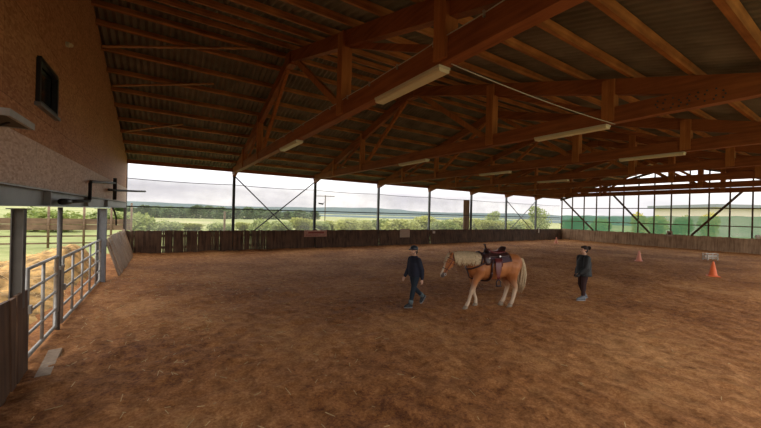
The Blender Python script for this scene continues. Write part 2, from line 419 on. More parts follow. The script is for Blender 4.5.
# ------------------------------------------------------------------ trusses
CH_Z0, CH_Z1 = 4.53, 4.87
def chord_under(v): return R(v) - .21 - .34
def make_truss(u, label, detail):
    t = thing('roof_truss', label, 'roof truss', P(u, 0, CH_Z0), 0, 'timber roof trusses')
    w = .16
    for sgn in (0, 1):
        s = MB(); n = Vector((0, SL if not sgn else -SL, 1)).normalized()
        a, b = ((-.12, RV) if not sgn else (RV, WID+.25))
        s.bar(P(u, a, R(a)-.21-.165), P(u, b, R(b)-.21-.165), w, .33, upv=n); obj('top_chord', s, M['beam'], t)
    s = MB(); s.bar(P(u, -.12, (CH_Z0+CH_Z1)/2), P(u, WID+.25, (CH_Z0+CH_Z1)/2), w+.04, CH_Z1-CH_Z0)
    bc = obj('bottom_chord', s, M['beam'], t)
    if detail:
        bolts = []
        for i in range(9):
            for j in range(4):
                if (i*7+j*3) % 5: bolts.append(MB().tube([P(u+sx*.1, 18.2+i*.12+.03*(j % 2), 4.60+j*.06) for sx in (0,)] + [P(u-.112, 18.2+i*.12+.03*(j % 2), 4.60+j*.06)], .016, 6))
        [obj('bolt_head', b_, M['steel_dark'], bc) for b_ in bolts]
    for v in (3.05, 6.25, 14.15, 17.35):
        s = MB(); s.bar(P(u-.03, v, CH_Z1-.3), P(u-.03, v, chord_under(v)+.3), .24, .24 if v in (14.15, 17.35) else .14, upv=(0,1,0))
        obj('strut', s, M['post_wood'], t)
    for (va, vb) in ((9.9, 6.4), (10.5, 14.0)):
        s = MB(); s.bar(P(u+.02, va, chord_under(va)+.12), P(u+.02, vb, CH_Z1-.1), .10, .16); obj('diagonal_brace', s, M['post_wood'], t)
    for (va, vb) in ((6.1, 3.2), (14.3, 17.2)):
        s = MB(); s.bar(P(u+.05, va, chord_under(va)+.05), P(u+.05, vb, CH_Z1-.05), .06, .12); obj('diagonal_brace', s, M['beam'], t)
    s = MB(); s.box((u-.12, -RV-.2, R(RV)-.66), (u+.12, -RV+.2, R(RV)-.26)); obj('ridge_plate', s, M['beam'], t)
    return t
for i in range(1, 8):
    lab = ['timber roof truss nearest the chipboard wall, carrying a long strip lamp', 'second timber roof truss from the chipboard wall', 'third timber roof truss from the chipboard wall',
           'fourth timber roof truss from the chipboard wall', 'fifth timber roof truss from the chipboard wall', 'timber roof truss last but one before the green netted end',
           'timber roof truss closest to the green netted end'][i-1]
    make_truss(i*B, lab, i == 2)

# wind braces under the sheet in the first bay
for a, b, lab in (((0.05, 8.4), (3.9, 9.95), 'thin diagonal wind brace plank high under the roof by the chipboard wall'),
                  ((.1, 6.5), (3.0, 7.75), 'thin diagonal wind brace plank, middle one on the roof by the chipboard wall'),
                  ((.2, 3.3), (2.2, 4.6), 'short diagonal wind brace plank lowest on the roof by the chipboard wall')):
    s = MB(); s.bar(P(a[0], a[1], R(a[1])-.215), P(b[0], b[1], R(b[1])-.215), .10, .035)
    tag(obj('wind_brace', s, M['purlin'], loc=P(a[0], a[1], R(a[1])-.215)), lab, 'brace', 'wind braces')

# ------------------------------------------------------------------ lamps under the trusses
def make_lamp(u, v0, v1, z, label):
    t = thing('strip_lamp', label, 'lamp', P(u, (v0+v1)/2, z), 0, 'strip lamps under the trusses')
    s = MB(); L = v1-v0
    s.box((-.11, -L/2, -.035), (.11, L/2, 0)); obj('lamp_body', s, M['lampbody'], t, local=True)
    s = MB(); prof = [(-.10, 0), (-.10, -.04), (-.075, -.055), (.075, -.055), (.10, -.04), (.10, 0)]
    for y in (-L/2+.01, L/2-.01):
        for (x, zz) in prof: s.v.append(Vector((x, y, zz-.035)))
    n = len(prof)
    for j in range(n): s.f.append((j, (j+1) % n, n+(j+1) % n, n+j)); s.mi.append(0)
    s.f.append(tuple(range(n))); s.f.append(tuple(reversed(range(n, 2*n)))); s.mi += [0, 0]
    obj('lamp_cover', s, M['lampcover'], t, local=True)
    return t
nm = ['nearest the chipboard wall', 'second from the chipboard wall', 'third from the chipboard wall', 'fourth from the chipboard wall', 'fifth from the chipboard wall', 'sixth from the chipboard wall']
L0 = make_lamp(B, 15.6, 17.32, CH_Z0, 'long pale strip lamp under the truss nearest the chipboard wall, viewer side')
for i in range(1, 5):
    for v, sd in ((16.46, 'viewer side'), (10.35, 'middle of the hall')):
        if (i == 1 or i == 4) and v > 15: continue
        copy_thing(L0, P(i*B, v, CH_Z0), 'long pale strip lamp under the truss %s, %s' % (nm[i-1], sd))
def wire(name, pts, r, mat, label, cat, group=None):
    s = MB(); s.tube(pts, r, 6); o = obj(name, s, mat, loc=pts[0], smooth=True); return tag(o, label, cat, group)
for i in range(1, 2):
    pts = [P(i*B + B*t + .0, 17.45, CH_Z0-.02-.05*4*t*(1-t)) for t in [k/10 for k in range(11)]]
    wire('lamp_cable', pts, .008, M['cable'], ['thin grey cable strung from the nearest strip lamp to the next truss', 'thin grey cable strung between second and third trusses', 'thin grey cable strung between third and fourth trusses'][i-1], 'cable', 'lamp cables')
pts = []
for k in range(60):
    v = 9 + k*.19; pts.append(P(B-.12, v, CH_Z1-.01+.006*math.sin(k*.9)))
cb = wire('beam_cable', pts, .007, M['cable'], 'thin cable clipped along the top of the bottom chord nearest the chipboard wall', 'cable')
for v in [10+.9*k for k in range(10)]:
    s = MB(); s.box((B-.13, -v-.012, CH_Z1-.06), (B-.10, -v+.012, CH_Z1+.02)); obj('clip', s, M['galv'], cb)

# ------------------------------------------------------------------ eave posts (far side), near side posts
def steel_post(u, v, z0, z1, mat, label, group, w=.14):
    t = thing('steel_post', label, 'post', P(u, v, z0), 0, group)
    s = MB(); hw = w/2
    s.box((u-hw, -v-hw, z0), (u-hw+.012, -v+hw, z1)); s.box((u+hw-.012, -v-hw, z0), (u+hw, -v+hw, z1)); s.box((u-hw, -v-.006, z0), (u+hw, -v+.006, z1))
    obj('shaft', s, mat, t)
    s = MB(); s.box((u-w*.8, -v-w*.8, z1-.015), (u+w*.8, -v+w*.8, z1)); obj('head_plate', s, mat, t)
    return t
for i in range(1, 8):
    steel_post(i*B, 0.0, -.05, CH_Z0, M['steel_dark'] if i < 3 else M['steel_post'],
               'upright steel post on the netted long side, %s from the chipboard wall' % ORD[i-1], 'eave posts')
steel_post(-.03, -.10, -.05, EAVE-.12, M['greybrown'], 'grey corner post where the chipboard wall meets the netted side', None, .12)
for i in range(2, 9):
    steel_post(i*B-.08, WID+.0, -.05, CH_Z0, M['steel_post'], 'upright steel post on the near long side, %s from the chipboard wall' % ORD[i-2], 'near side posts')

# steel cross bracing
def brace(pts, r, mat, label, name='cross_brace', group='steel cross braces'):
    s = MB(); s.tube(pts, r, 8); return tag(obj(name, s, mat, loc=pts[0], smooth=True), label, 'brace', group)
brace([P(B, -.02, 4.4), P(8.35, -.02, 1.15)], .035, M['steel_dark'], 'dark steel diagonal falling rightward from the first post on the netted side')
brace([P(2*B, -.10, 4.4), P(6.1, -.10, 1.15)], .035, M['steel_dark'], 'dark steel diagonal falling leftward from the second post on the netted side')
brace([P(6*B, -.02, 4.1), P(34.0, -.02, 1.25)], .035, M['steel_post'], 'steel diagonal falling rightward in the far bay of the netted side')
brace([P(7*B, -.10, 4.1), P(30.7, -.10, 1.25)], .035, M['steel_post'], 'steel diagonal falling leftward in the far bay of the netted side')

# ------------------------------------------------------------------ plank kickboard fences
def boards(p0, p1, z0, z1, width, thick, lean=0.0, nrm=(0, -1, 0), gap=.008, jag=.02, seed=1, wob=.02, slit=0.0):
    rnd = random.Random(seed); p0 = Vector(p0); p1 = Vector(p1); L = (p1-p0).length; d = (p1-p0)/L; n = Vector(nrm); s = MB(); a = 0.0
    while a < L-.03:
        w = width*rnd.uniform(.75, 1.25); w = min(w, L-a); g_ = gap*rnd.choice((.3, .6, 1, 1, 3.2)) + (slit if rnd.random() < .45 else 0)
        ht = z1 + rnd.uniform(-jag, jag); off = n*rnd.uniform(-.01, .012); tl = rnd.uniform(-wob, wob)
        b0 = p0+d*(a+g_/2)+n*lean+off; b1 = p0+d*(a+w-g_/2)+n*lean+off
        t0 = p0+d*(a+g_/2+tl)+off; t1 = p0+d*(a+w-g_/2+tl)+off
        vs = []
        for q, z in ((b0, z0), (b1, z0), (t1, ht), (t0, ht)):
            vs.append(Vector((q.x, q.y, z))); 
        for q, z in ((b0, z0), (b1, z0), (t1, ht), (t0, ht)):
            w3 = Vector((q.x, q.y, z)) - n*thick; vs.append(w3)
        s.add(vs, [(0,1,2,3),(7,6,5,4),(0,4,5,1),(1,5,6,2),(2,6,7,3),(3,7,4,0)]); a += w
    return s
FH = 1.23
fence = thing('kickboard_fence', 'dark vertical plank kickboard running along the netted long side', 'fence', P(LEN/2, 0, 0))
for i in range(8):
    lean = .04 if i < 2 else .16
    wv = .006 if i < 2 else .012
    s = boards(P(i*B+.02, .10, 0), P((i+1)*B-.02, .10, 0), 0.0, FH, .115 if i < 2 else .14, .03, lean=lean, nrm=(0,-1,0), seed=i+3, wob=wv, gap=-.012, slit=(.028, .020, 0, 0, 0, 0, 0, 0)[i])
    obj('board_panel', s, M['kick'], fence)
s = MB(); s.bar(P(0, .035, .95), P(LEN, .035, .95), .04, .12); s.bar(P(0, .035, .35), P(LEN, .035, .35), .04, .12); obj('rail', s, M['rail_brown'], fence)

fence2 = thing('kickboard_fence', 'brown vertical plank kickboard below the green netted end', 'fence', P(LEN, WID/2, 0))
for i in range(4):
    s = boards(P(LEN-.08, .15+i*5.1, 0), P(LEN-.08, .15+(i+1)*5.1+.03, 0), 0.0, FH+.02, .16, .03, lean=.05, nrm=(-1,0,0), seed=30+i, gap=-.01, jag=.03, wob=.006)
    obj('board_panel', s, M['kick_light'], fence2)

# ------------------------------------------------------------------ nets
def net(name, pts_fn, n, mat, label):
    s = MB(); rows_ = 8
    for i in range(n+1):
        for j in range(rows_+1): s.v.append(pts_fn(i/n, j/rows_))
    for i in range(n):
        for j in range(rows_):
            a = i*(rows_+1)+j; s.f.append((a, a+rows_+1, a+rows_+2, a+1)); s.mi.append(0)
    return tag(obj(name, s, mat, loc=pts_fn(0, 0), smooth=True), label, 'net')
def cable_z(u):
    t = (u % B)/B; return 3.88 - .05*4*t*(1-t)
net('wind_net', lambda a, b: P(a*LEN, -.16-.02*math.sin(a*90+b*3), 1.1+(cable_z(min(a*LEN, LEN-.01))-1.1)*b), 160, M['net_grey'], 'thin see-through grey netting stretched above the long kickboard')
wire('net_cable', [P(LEN*k/160, -.16, cable_z(min(LEN*k/160, LEN-.01))) for k in range(161)], .018, M['steel_dark'], 'dark cable holding the top edge of the grey netting', 'cable')
s = MB(); s.bar(P(0, -.14, 2.46), P(LEN, -.14, 2.5), .05, .06); tag(obj('net_rail', s, M['steel_dark'], loc=P(0, -.14, 2.46)), 'thin dark rail across the middle of the grey netting', 'rail')
def gz(v): return 2.78+.10*noise.noise(Vector((v*.9, 1, 0)))+.012*v
net('wind_net', lambda a, b: Vector((LEN+.10+.02*math.sin(a*60), -a*WID, 1.1+(gz(a*WID)-1.1)*b)), 120, M['net_green'], 'green windbreak netting across the far end above the planks')

# ------------------------------------------------------------------ right gable frame
gf = thing('gable_frame', 'dark timber grid of uprights and rails closing the green netted end', 'frame', P(LEN, WID/2, 0))
k = 0; v = 0.0
while v <= WID:
    s = MB(); s.bar(P(LEN+.02, max(v, .06), -.05), P(LEN+.02, max(v, .06), R(v)-.25), .09, .10, upv=(1,0,0)); obj('upright', s, M['rail_brown'], gf); v += 1.2335; k += 1
for z in (2.15, 3.58):
    s = MB(); s.bar(P(LEN-.05, 0, z), P(LEN-.05, WID, z), .05, .075); obj('rail', s, M['rail_brown'], gf)
s = MB(); s.bar(P(LEN-.02, -.1, 4.92), P(LEN-.02, WID+.1, 4.98), .14, .22); obj('tie_beam', s, M['rail_brown'], gf)
s = MB(); s.bar(P(LEN-.02, 2.2, 6.2), P(LEN-.02, WID-2.2, 6.2), .08, .08); obj('tie_beam', s, M['rail_brown'], gf)
for (a, b) in (((.1, 4.75), (3.5, 1.25)), ((5.3, 4.9), (8.4, 1.25)), ((14.25, 4.9), (11.3, 1.25)), ((20.0, 4.9), (17.2, 1.25))):
    s = MB(); s.bar(P(LEN-.12, a[0], a[1]), P(LEN-.12, b[0], b[1]), .05, .16); obj('diagonal_brace', s, M['rail_brown'], gf)
for sgn in (0, 1):
    a, b = ((-.1, RV) if not sgn else (RV, WID+.2)); s = MB(); n = Vector((0, SL if not sgn else -SL, 1)).normalized()
    s.bar(P(LEN-.02, a, R(a)-.21-.1), P(LEN-.02, b, R(b)-.21-.1), .14, .2, upv=n); obj('rafter', s, M['rail_brown'], gf)

# ------------------------------------------------------------------ chipboard gable wall on the left
s = MB(); th = .05; zb = 2.67
poly = [(0, zb), (WID+2, zb), (WID+2, R(WID+.4)-.02), (RV, R(RV)), (0, R(0)-.02)]
wv0, wv1, wz0, wz1 = 12.84, 13.79, 3.96, 4.62
# wall with a real window hole: strips around it
def wallquad(v0, v1, lo, hi0, hi1):
    s.add([P(-th, v0, lo), P(-th, v1, lo), P(-th, v1, hi1), P(-th, v0, hi0), P(0, v0, lo), P(0, v1, lo), P(0, v1, hi1), P(0, v0, hi0)],
          [(0,1,2,3),(7,6,5,4),(0,4,5,1),(1,5,6,2),(2,6,7,3),(3,7,4,0)])
wallquad(0, RV, zb, R(0), R(RV)); wallquad(RV, wv0, zb, R(RV), R(wv0)); wallquad(wv1, WID+2, zb, R(wv1), R(WID+2)-.02)
wallquad(wv0, wv1, zb, wz0, wz0); wallquad(wv0, wv1, wz1, R(wv0), R(wv1))
wl = struct('wall_left', s, [M['osb'], M['osb_pale']])
w = MB(); w.add([P(0, 0, 3.355), P(.012, 0, 3.355), P(.012, WID+2, 3.355), P(0, WID+2, 3.355), P(0, 0, zb), P(.012, 0, zb), P(.012, WID+2, zb), P(0, WID+2, zb)], [(0,1,2,3),(7,6,5,4),(0,4,5,1),(1,5,6,2),(2,6,7,3),(3,7,4,0)])
obj('lower_board_row', w, M['osb_pale'], wl)
w = MB(); w.add([P(-.03, wv0, wz0), P(-.03, wv1, wz0), P(-.03, wv1, wz1), P(-.03, wv0, wz1)], [(0,1,2,3)])
wnd = struct('window_1', w, M['window_glass'])
w = MB()
for a, b in (((wv0, wz0), (wv1, wz0)), ((wv1, wz0), (wv1, wz1)), ((wv1, wz1), (wv0, wz1)), ((wv0, wz1), (wv0, wz0))):
    w.bar(P(.015, a[0], a[1]), P(.015, b[0], b[1]), .07, .07, upv=(1,0,0))
obj('window_frame', w, M['blackplastic'], wnd)
w = MB(); w.bar(P(.03, wv0-.08, wz0-.04), P(.03, wv1+.08, wz0-.04), .09, .05); obj('window_sill', w, M['steel_post'], wnd)

# unseen wall added behind the viewer to shade the near left sand
s = MB(); s.box((-.6, -22.35, -.1), (4.6, -22.25, 4.45)); struct('added_shade_wall', s, M['osb'])

# steel beam carrying the wall
s = MB()
s.box((-.09, -WID-2, 2.38), (.11, 0, 2.40)); s.box((-.09, -WID-2, 2.63), (.11, 0, 2.65)); s.box((0.0, -WID-2, 2.40), (.02, 0, 2.63))
for v in (13.35, 7.0, 10.2, 17.0): s.box((.02, -v-.01, 2.40), (.10, -v+.01, 2.63))
tag(obj('steel_beam', s, M['ibeam'], loc=P(0, 10, 2.35)), 'grey steel beam under the chipboard wall over the gate opening', 'beam')
steel_post(.0, 14.36, -.05, 2.35, M['greybrown'], 'wide grey steel post beside the near end of the gates', None, .125)
steel_post(.0, 7.25, -.05, 2.35, M['steel_post'], 'dark steel post at the far end of the second gate', None, .22)

# shelf like canopy
t = thing('wall_shelf', 'flat dark shelf board with grey edge, braced on the chipboard wall', 'shelf', P(0, 16.2, 3.19))
s = MB(); s.box((0.0, -16.54, 3.19), (.47, -15.93, 3.24)); obj('shelf_board', s, M['shelfwood'], t)
s = MB(); s.box((.0, -15.93, 3.185), (.50, -15.90, 3.25)); s.box((.47, -16.54, 3.185), (.50, -15.93, 3.25)); s.box((.0, -16.57, 3.185), (.50, -16.54, 3.25)); obj('shelf_edge', s, M['greyedge'], t)
s = MB(); s.tube([P(.012, 16.2, 2.95), P(.40, 16.2, 3.19)], .010, 6); obj('bracket', s, M['pipe'], t)
t = thing('wall_sensor', 'small pale round fitting high on the chipboard wall above the window', 'sensor', P(0, 12.15, 5.5))
s = MB(); s.tube([P(0, 12.15, 5.5), P(.05, 12.15, 5.5)], .05, 14); obj('base_plate', s, M['lampbody'], t)
s = MB(); s.ball(P(.07, 12.15, 5.5), .04, 12); obj('dome', s, M['lampcover'], t, smooth=True)

# pipes
t = thing('water_pipe', 'black bent water pipe running along the steel beam and up the chipboard wall', 'pipe', P(.14, 9.5, 2.5))
s = MB(); s.tube([P(.14, 12.9, 2.47), P(.14, 10.4, 2.53), P(.14, 10.33, 2.58), P(.14, 10.33, 2.95), P(.14, 10.25, 3.0), P(.14, 5.8, 3.25)], .035, 10); obj('pipe_run', s, M['pipe'], t, smooth=True)
s = MB(); s.tube([P(.14, 5.75, 2.66), P(.14, 5.75, 3.43)], .055, 10); obj('riser', s, M['pipe'], t, smooth=True)
s = MB(); s.tube([P(.14, 7.2, 2.95), P(.14, 5.7, 3.0), P(.62, 4.2, 3.06), P(.90, 3.0, 3.12)], .04, 10); obj('outlet', s, M['pipe'], t, smooth=True)
s = MB(); s.tube([P(.14, 12.9, 2.47), P(.14, 12.4, 2.48)], .055, 12); obj('coupling', s, M['pipe'], t, smooth=True)
t = thing('pipe_elbow', 'short dark pipe bend hanging below the beam near the far corner', 'pipe', P(.05, 5, 2.35))
s = MB(); s.tube([P(.08, 5.6, 2.36), P(.08, 5.0, 2.2), P(.08, 4.6, 2.0), P(.08, 4.5, 1.7)], .03, 8); obj('bend', s, M['pipe'], t, smooth=True)

# ------------------------------------------------------------------ gates
def make_gate(v0, v1, z0, z1, nrail, verts, label):
    t = thing('tube_gate', label, 'gate', P(.0, (v0+v1)/2, 0))
    s = MB(); zz0, zz1 = z0, z1
    s.tube([P(.0, v0, z0), P(.0, v0, z1), P(.0, v1, z1), P(.0, v1, z0), P(.0, v0, z0)], .032, 10); obj('frame', s, M['galv'], t, smooth=True)
    for k in range(1, nrail+1):
        z = z0+(z1-z0)*k/(nrail+1); s = MB(); s.tube([P(.0, v0, z), P(.0, v1, z)], .022, 8); obj('rail', s, M['galv'], t, smooth=True)
    for f in verts:
        v = v0+(v1-v0)*f; s = MB(); s.tube([P(.0, v, z0), P(.0, v, z1)], .024, 8); obj('upright', s, M['galv'], t, smooth=True)
    s = MB(); s.box((-.03, -v0-.03, (z0+z1)/2), (.06, -v0+.03, (z0+z1)/2+.12)); obj('latch', s, M['galv'], t)
    return t
make_gate(13.98, 12.42, .16, 1.46, 3, (.5,), 'narrow galvanised tube gate beside the wide grey post')
make_gate(12.0, 7.5, .12, 1.38, 3, (.2, .42, .64, .84), 'long galvanised tube gate beyond the thin round gate post')
s = MB(); s.tube([P(.0, 12.25, -.05), P(.0, 12.25, 2.37)], .038, 12)
gp = obj('gate_post', s, M['greybrown'], loc=P(.05, 12.22, -.05), smooth=True); tag(gp, 'thin round galvanised post between the two tube gates', 'post')
s = MB(); s.box((-.05, -12.36, 1.2), (.05, -12.05, 1.26)); s.box((-.02, -12.36, 1.22), (.02, -12.05, .41)); obj('hinge_clamp', s, M['galv'], gp)

# slanted boards between gate and corner
t = thing('slanted_kickboard', 'weathered planks leaning outward between the long gate and the corner', 'fence', P(0, 3.3, 0))
for i, (a, b) in enumerate(((6.45, 5.9), (5.8, 3.0), (2.95, .15))):
    s = boards(P(-.02, a, 0), P(-.02, b, 0), 0.0, 1.30, .22 if i else .27, .035, lean=.42, nrm=(1,0,0), seed=50+i, gap=.02, jag=.04, wob=.12)
    obj('board_panel', s, M['kick_grey'], t)
s = MB(); s.bar(P(-.03, 6.6, 1.1), P(-.03, .1, 1.1), .06, .12); obj('rail', s, M['kick_grey'], t)
# near planks
t = thing('kickboard_fence', 'brown plank kickboard in the near left corner below the grey steel post', 'fence', P(0, 16.8, 0))
for i in range(3):
    s = boards(P(.06, 14.18+i*2.3, 0), P(.06, 14.18+(i+1)*2.3-.02, 0), -.02, 1.2, .19, .04, lean=.03, nrm=(1,0,0), seed=70+i, gap=.012, jag=.012)
    obj('board_panel', s, M['kick'], t)
s = MB(); s.bar(P(0.0, 14.18, 1.0), P(0.0, 21.0, 1.0), .05, .12); obj('rail', s, M['rail_brown'], t)
s = MB(); s.bar(P(.22, 13.45, .045), P(.30, 14.5, .03), .16, .05); tag(obj('loose_plank', s, M['kick_grey'], loc=P(.26, 14, .04)), 'weathered plank lying half buried in the sand before the narrow gate', 'plank')

# ------------------------------------------------------------------ paddock behind the gates
s = MB(); nu, nv = 90, 150
def heap(u, v):
    e = min(1, max(0, (u+8.6)/3.2))*min(1, max(0, (-.15-u)/1.1)); f = min(1, max(0, (v-1.0)/3.0))*min(1, max(0, (21-v)/2.5))
    hgt = .50+.32*noise.noise(Vector((u*.7, v*.6, 0)))+.16*noise.noise(Vector((u*1.9, v*1.9, 4)))+.09*noise.noise(Vector((u*5, v*5, 4)))+.62*math.exp(-((u+.9)/1.0)**2-((v-4.8)/2.4)**2)
    return -.1 + hgt*(e*e*(3-2*e))*f
for i in range(nu+1):
    for j in range(nv+1):
        u = -8.6+8.55*i/nu; v = .8+20.4*j/nv; s.v.append(P(u, v, heap(u, v)))
s.f = [(i*(nv+1)+j, i*(nv+1)+j+1, (i+1)*(nv+1)+j+1, (i+1)*(nv+1)+j) for i in range(nu) for j in range(nv)]; s.mi = [0]*len(s.f)
hp = obj('straw_heap', s, M['straw'], loc=P(-4, 10, 0), smooth=True); tag(hp, 'big golden heap of loose straw behind the tube gates', 'straw', kind='stuff')
s = MB(); rnd = random.Random(5)
for k in range(7000):
    u = rnd.uniform(-6.5, -.3); v = rnd.uniform(3, 19); z = heap(u, v)+.015; a = rnd.uniform(0, PI); l = rnd.uniform(.06, .16); d = Vector((math.cos(a), math.sin(a), rnd.uniform(-.3, .5)))*l
    s.bar(P(u, v, z), P(u, v, z)+d, .006, .006)
obj('loose_stalks', s, M['strawbit'], hp)
t = thing('paddock_fence', 'brown board fence with rails and tall posts beyond the straw heap', 'fence', (-7, 7, 0))
a = Vector((-15, 7.6, 0)); b = Vector((-.2, 6.4, 0))
s = MB()
for (z0, z1) in ((1.28, 1.62), (.92, 1.26)): s.bar(a+Vector((0,0,(z0+z1)/2)), b+Vector((0,0,(z0+z1)/2)), .03, z1-z0)
obj('board_panel', s, M['paddock'], t)
for z in (.55, .12):
    s = MB(); s.bar(a+Vector((0,0,z)), b+Vector((0,0,z)), .05, .09); obj('rail', s, M['paddock'], t)
for f in (0, .2, .4, .58, .73, .84, .93, 1.0):
    q = a.lerp(b, f); s = MB(); s.tube([q+Vector((0,-.08,-.3)), q+Vector((0,-.08,2.7 if f > .5 else 1.75))], .06, 8); obj('fence_post', s, M['paddock'], t, smooth=True)
t = thing('metal_panel_fence', 'pale steel rail fence beyond the straw at the left picture edge', 'fence', (-8.5, 2, 0))
for z in (.6, .95, 1.3, 1.6):
    s = MB(); s.tube([(-8.6, 6.5, z), (-5.6, 3.2, z)], .03, 8); obj('rail', s, M['galv'], t, smooth=True)
for q in ((-8.6, 6.5), (-7.1, 4.85), (-5.6, 3.2)):
    s = MB(); s.tube([(q[0], q[1], -.2), (q[0], q[1], 1.75)], .04, 8); obj('fence_post', s, M['galv'], t, smooth=True)

# ------------------------------------------------------------------ vegetation
def bush_mesh(name, n, leaf_s, seed, tall=1.0, mats=None, lobes=7):
    """a crown of many small leaves around several lobes, unit radius, base at z=0"""
    rnd = random.Random(seed); s = MB(); L = []
    for k in range(lobes):
        a = rnd.uniform(0, 2*PI); r = rnd.uniform(.0, .55); L.append((Vector((math.cos(a)*r, math.sin(a)*r, rnd.uniform(.45, 1.25)*tall)), rnd.uniform(.35, .6)))
    L.append((Vector((0, 0, .5*tall)), .7))
    for k in range(n):
        c, r = rnd.choice(L); d = Vector((rnd.gauss(0,1), rnd.gauss(0,1), rnd.gauss(0,1))).normalized()*r*rnd.uniform(.6, 1.05)
        d.z *= tall**.5; p = c+d
        if p.z < .02: p.z = rnd.uniform(.02, .3)
        a = Vector((rnd.gauss(0,1), rnd.gauss(0,1), rnd.gauss(0,1))).normalized(); b = a.orthogonal().normalized(); q = leaf_s*rnd.uniform(.6, 1.3)
        s.add([p-a*q, p+b*q*.5, p+a*q, p-b*q*.5], [(0,1,2,3)])
    return s
def trunk_mb(h, r, seed):
    rnd = random.Random(seed); s = MB(); s.tube([(0,0,-.3), (.03,0,h*.4), (0,.03,h)], [r, r*.8, r*.4], 7)
    for k in range(5):
        a = rnd.uniform(0, 2*PI); z = h*rnd.uniform(.3, .8); s.tube([(0,0,z), (math.cos(a)*.35, math.sin(a)*.35, z+.35)], [r*.5, r*.2], 5)
    return s
protos = {}
for key, mat, seed in (('yellow', 'leaf_yellow', 1), ('green', 'leaf_green', 2), ('dark', 'leaf_dark', 3), ('gold', 'leaf_gold', 4)):
    me = bush_mesh('foliage', 2200, .10, seed).mesh('foliage'); me.materials.append(M[mat])
    tm = trunk_mb(1.0, .05, seed).mesh('stem'); tm.materials.append(M['bark']); protos[key] = (me, tm)
me = bush_mesh('foliage', 2600, .07, 9, tall=1.5, lobes=10).mesh('foliage'); me.materials.append(M['leaf_green']); tm = trunk_mb(1.5, .06, 9).mesh('stem'); tm.materials.append(M['bark']); protos['tree'] = (me, tm)
def plant(kind, name, cat, x, y, top, rad, label, group, hn=1.75):
    z0 = terrain(x, y)-.05; h = top-z0; me, tm = protos[kind]
    t = thing(name, label, cat, (x, y, z0), random.uniform(0, 6.28), group); t.scale = (rad, rad, h/hn)
    for nm_, mm in (('foliage', me), ('stem', tm)):
        o = bpy.data.objects.new(nm_, mm); COL.objects.link(o); o.parent = t
BW = [(-0.0, 12.4, 2.14), (1.9, 15.6, 1.44), (4.1, 25.2, 0.72), (6.5, 16.5, 1.26), (9.5, 21.7, 1.01), (9.0, 11.3, 1.78), (12.2, 15.2, 1.63)]
where = ['tall shrub behind the netting beside the chipboard wall', 'shrub right of the tall one behind the leftmost netted bay', 'low yellowish shrub behind the middle of the leftmost netted bay', 'low shrub behind the netting just left of the first steel post',
         'low yellowish shrub behind the netting just right of the first steel post', 'rounded shrub behind the crossing of the steel braces', 'shrub behind the netting between the brace crossing and second post']
for i, ((x, y, z), lab) in enumerate(zip(BW, where)): plant('yellow' if i in (2, 4) else 'green', 'shrub', 'shrub', x, y, z+.1, 1.5 if i != 2 else 2.2, lab, 'shrubs outside the long side')
HG = [(15.6, 18.4, 1.67, 300), (18.4, 20.8, 1.43, 316), (22.7, 25.1, 1.14, 332), (19.2, 13.1, 1.73, 348), (23.7, 17.3, 1.5, 364), (28.7, 21.2, 1.75, 380), (23.8, 10.1, 1.8, 396), (29.0, 13.9, 1.68, 412), (34.8, 17.3, 2.29, 428), (28.4, 7.2, 1.95, 444), (34.4, 10.4, 2.21, 460), (40.8, 13.4, 2.04, 476), (33.0, 4.2, 2.01, 492), (39.7, 7.0, 2.28, 508), (46.9, 9.5, 2.12, 524)]
posts_px = [231, 314, 379, 431, 473, 508, 537, 562]; seen = {}
for i, (x, y, z, px) in enumerate(HG):
    b_ = sum(px > q for q in posts_px); k_ = seen.get(b_, 0); seen[b_] = k_+1
    n_ = sum(1 for q in HG if sum(q[3] > w_ for w_ in posts_px) == b_)
    pos = 'only' if n_ == 1 else ('leftmost' if k_ == 0 else ('rightmost' if k_ == n_-1 else ('middle' if n_ == 3 else ORD[k_])))
    plant(('yellow', 'green', 'yellow', 'yellow')[i % 4], 'hedge_bush', 'bush', x, y, z+.2, 2.3 if x < 30 else 2.6, '%s %s hedge bush seen through the %s netted bay from the left' % (pos, 'green' if i % 4 == 1 else 'yellow-green', ORD[b_]), 'hedge bushes outside the long side')
plant('tree', 'tree', 'tree', 51.2, 18.6, 3.9, 2.0, 'small round tree rising over the hedge right of the dark board panel', None, 2.4)
plant('tree', 'tree', 'tree', 53.4, 11.3, 4.9, 2.3, 'tall green tree outside near the far corner of the hall', None, 2.4)
for (x, y, z, r, k, lab) in ((73.5, 4.2, 3.9, 1.8, 'gold', 'yellowish bush above the green netting, left one'), (79.0, 3.1, 3.75, 2.2, 'yellow', 'bush above the green netting between two uprights, second from left'),
                       (77.2, -.6, 3.95, 1.8, 'green', 'round green bush above the green netting'), (77.1, -4.0, 4.1, 1.9, 'gold', 'golden bush just left of the distant cream hall'), (69.6, 9.1, 3.0, 2.6, 'green', 'low bush behind the green netting nearest its corner'),
                       (63.7, 10.6, 2.9, 2.6, 'dark', 'low dark bush behind the green netting at the corner')):
    plant(k, 'bush', 'bush', x, y, z, r, lab, None)
TL = [(-15.9, 164.2, 2.61), (-12.2, 176.9, 2.5), (-6.4, 159.7, 3.44), (-1.8, 171.8, 3.4), (3.3, 155.0, 3.22), (8.7, 166.5, 3.16), (13.2, 150.2, 4.07), (19.5, 161.1, 4.08), (23.2, 145.2, 3.65), (30.3, 155.7, 3.24), (33.4, 140.2, 3.81), (41.4, 150.1, 3.41), (43.7, 135.1, 2.86), (52.6, 144.4, 2.37), (54.3, 129.8, 3.01), (64.0, 138.6, 2.53)]
NUM = ORD + ['twelfth', 'thirteenth', 'fourteenth', 'fifteenth', 'sixteenth']
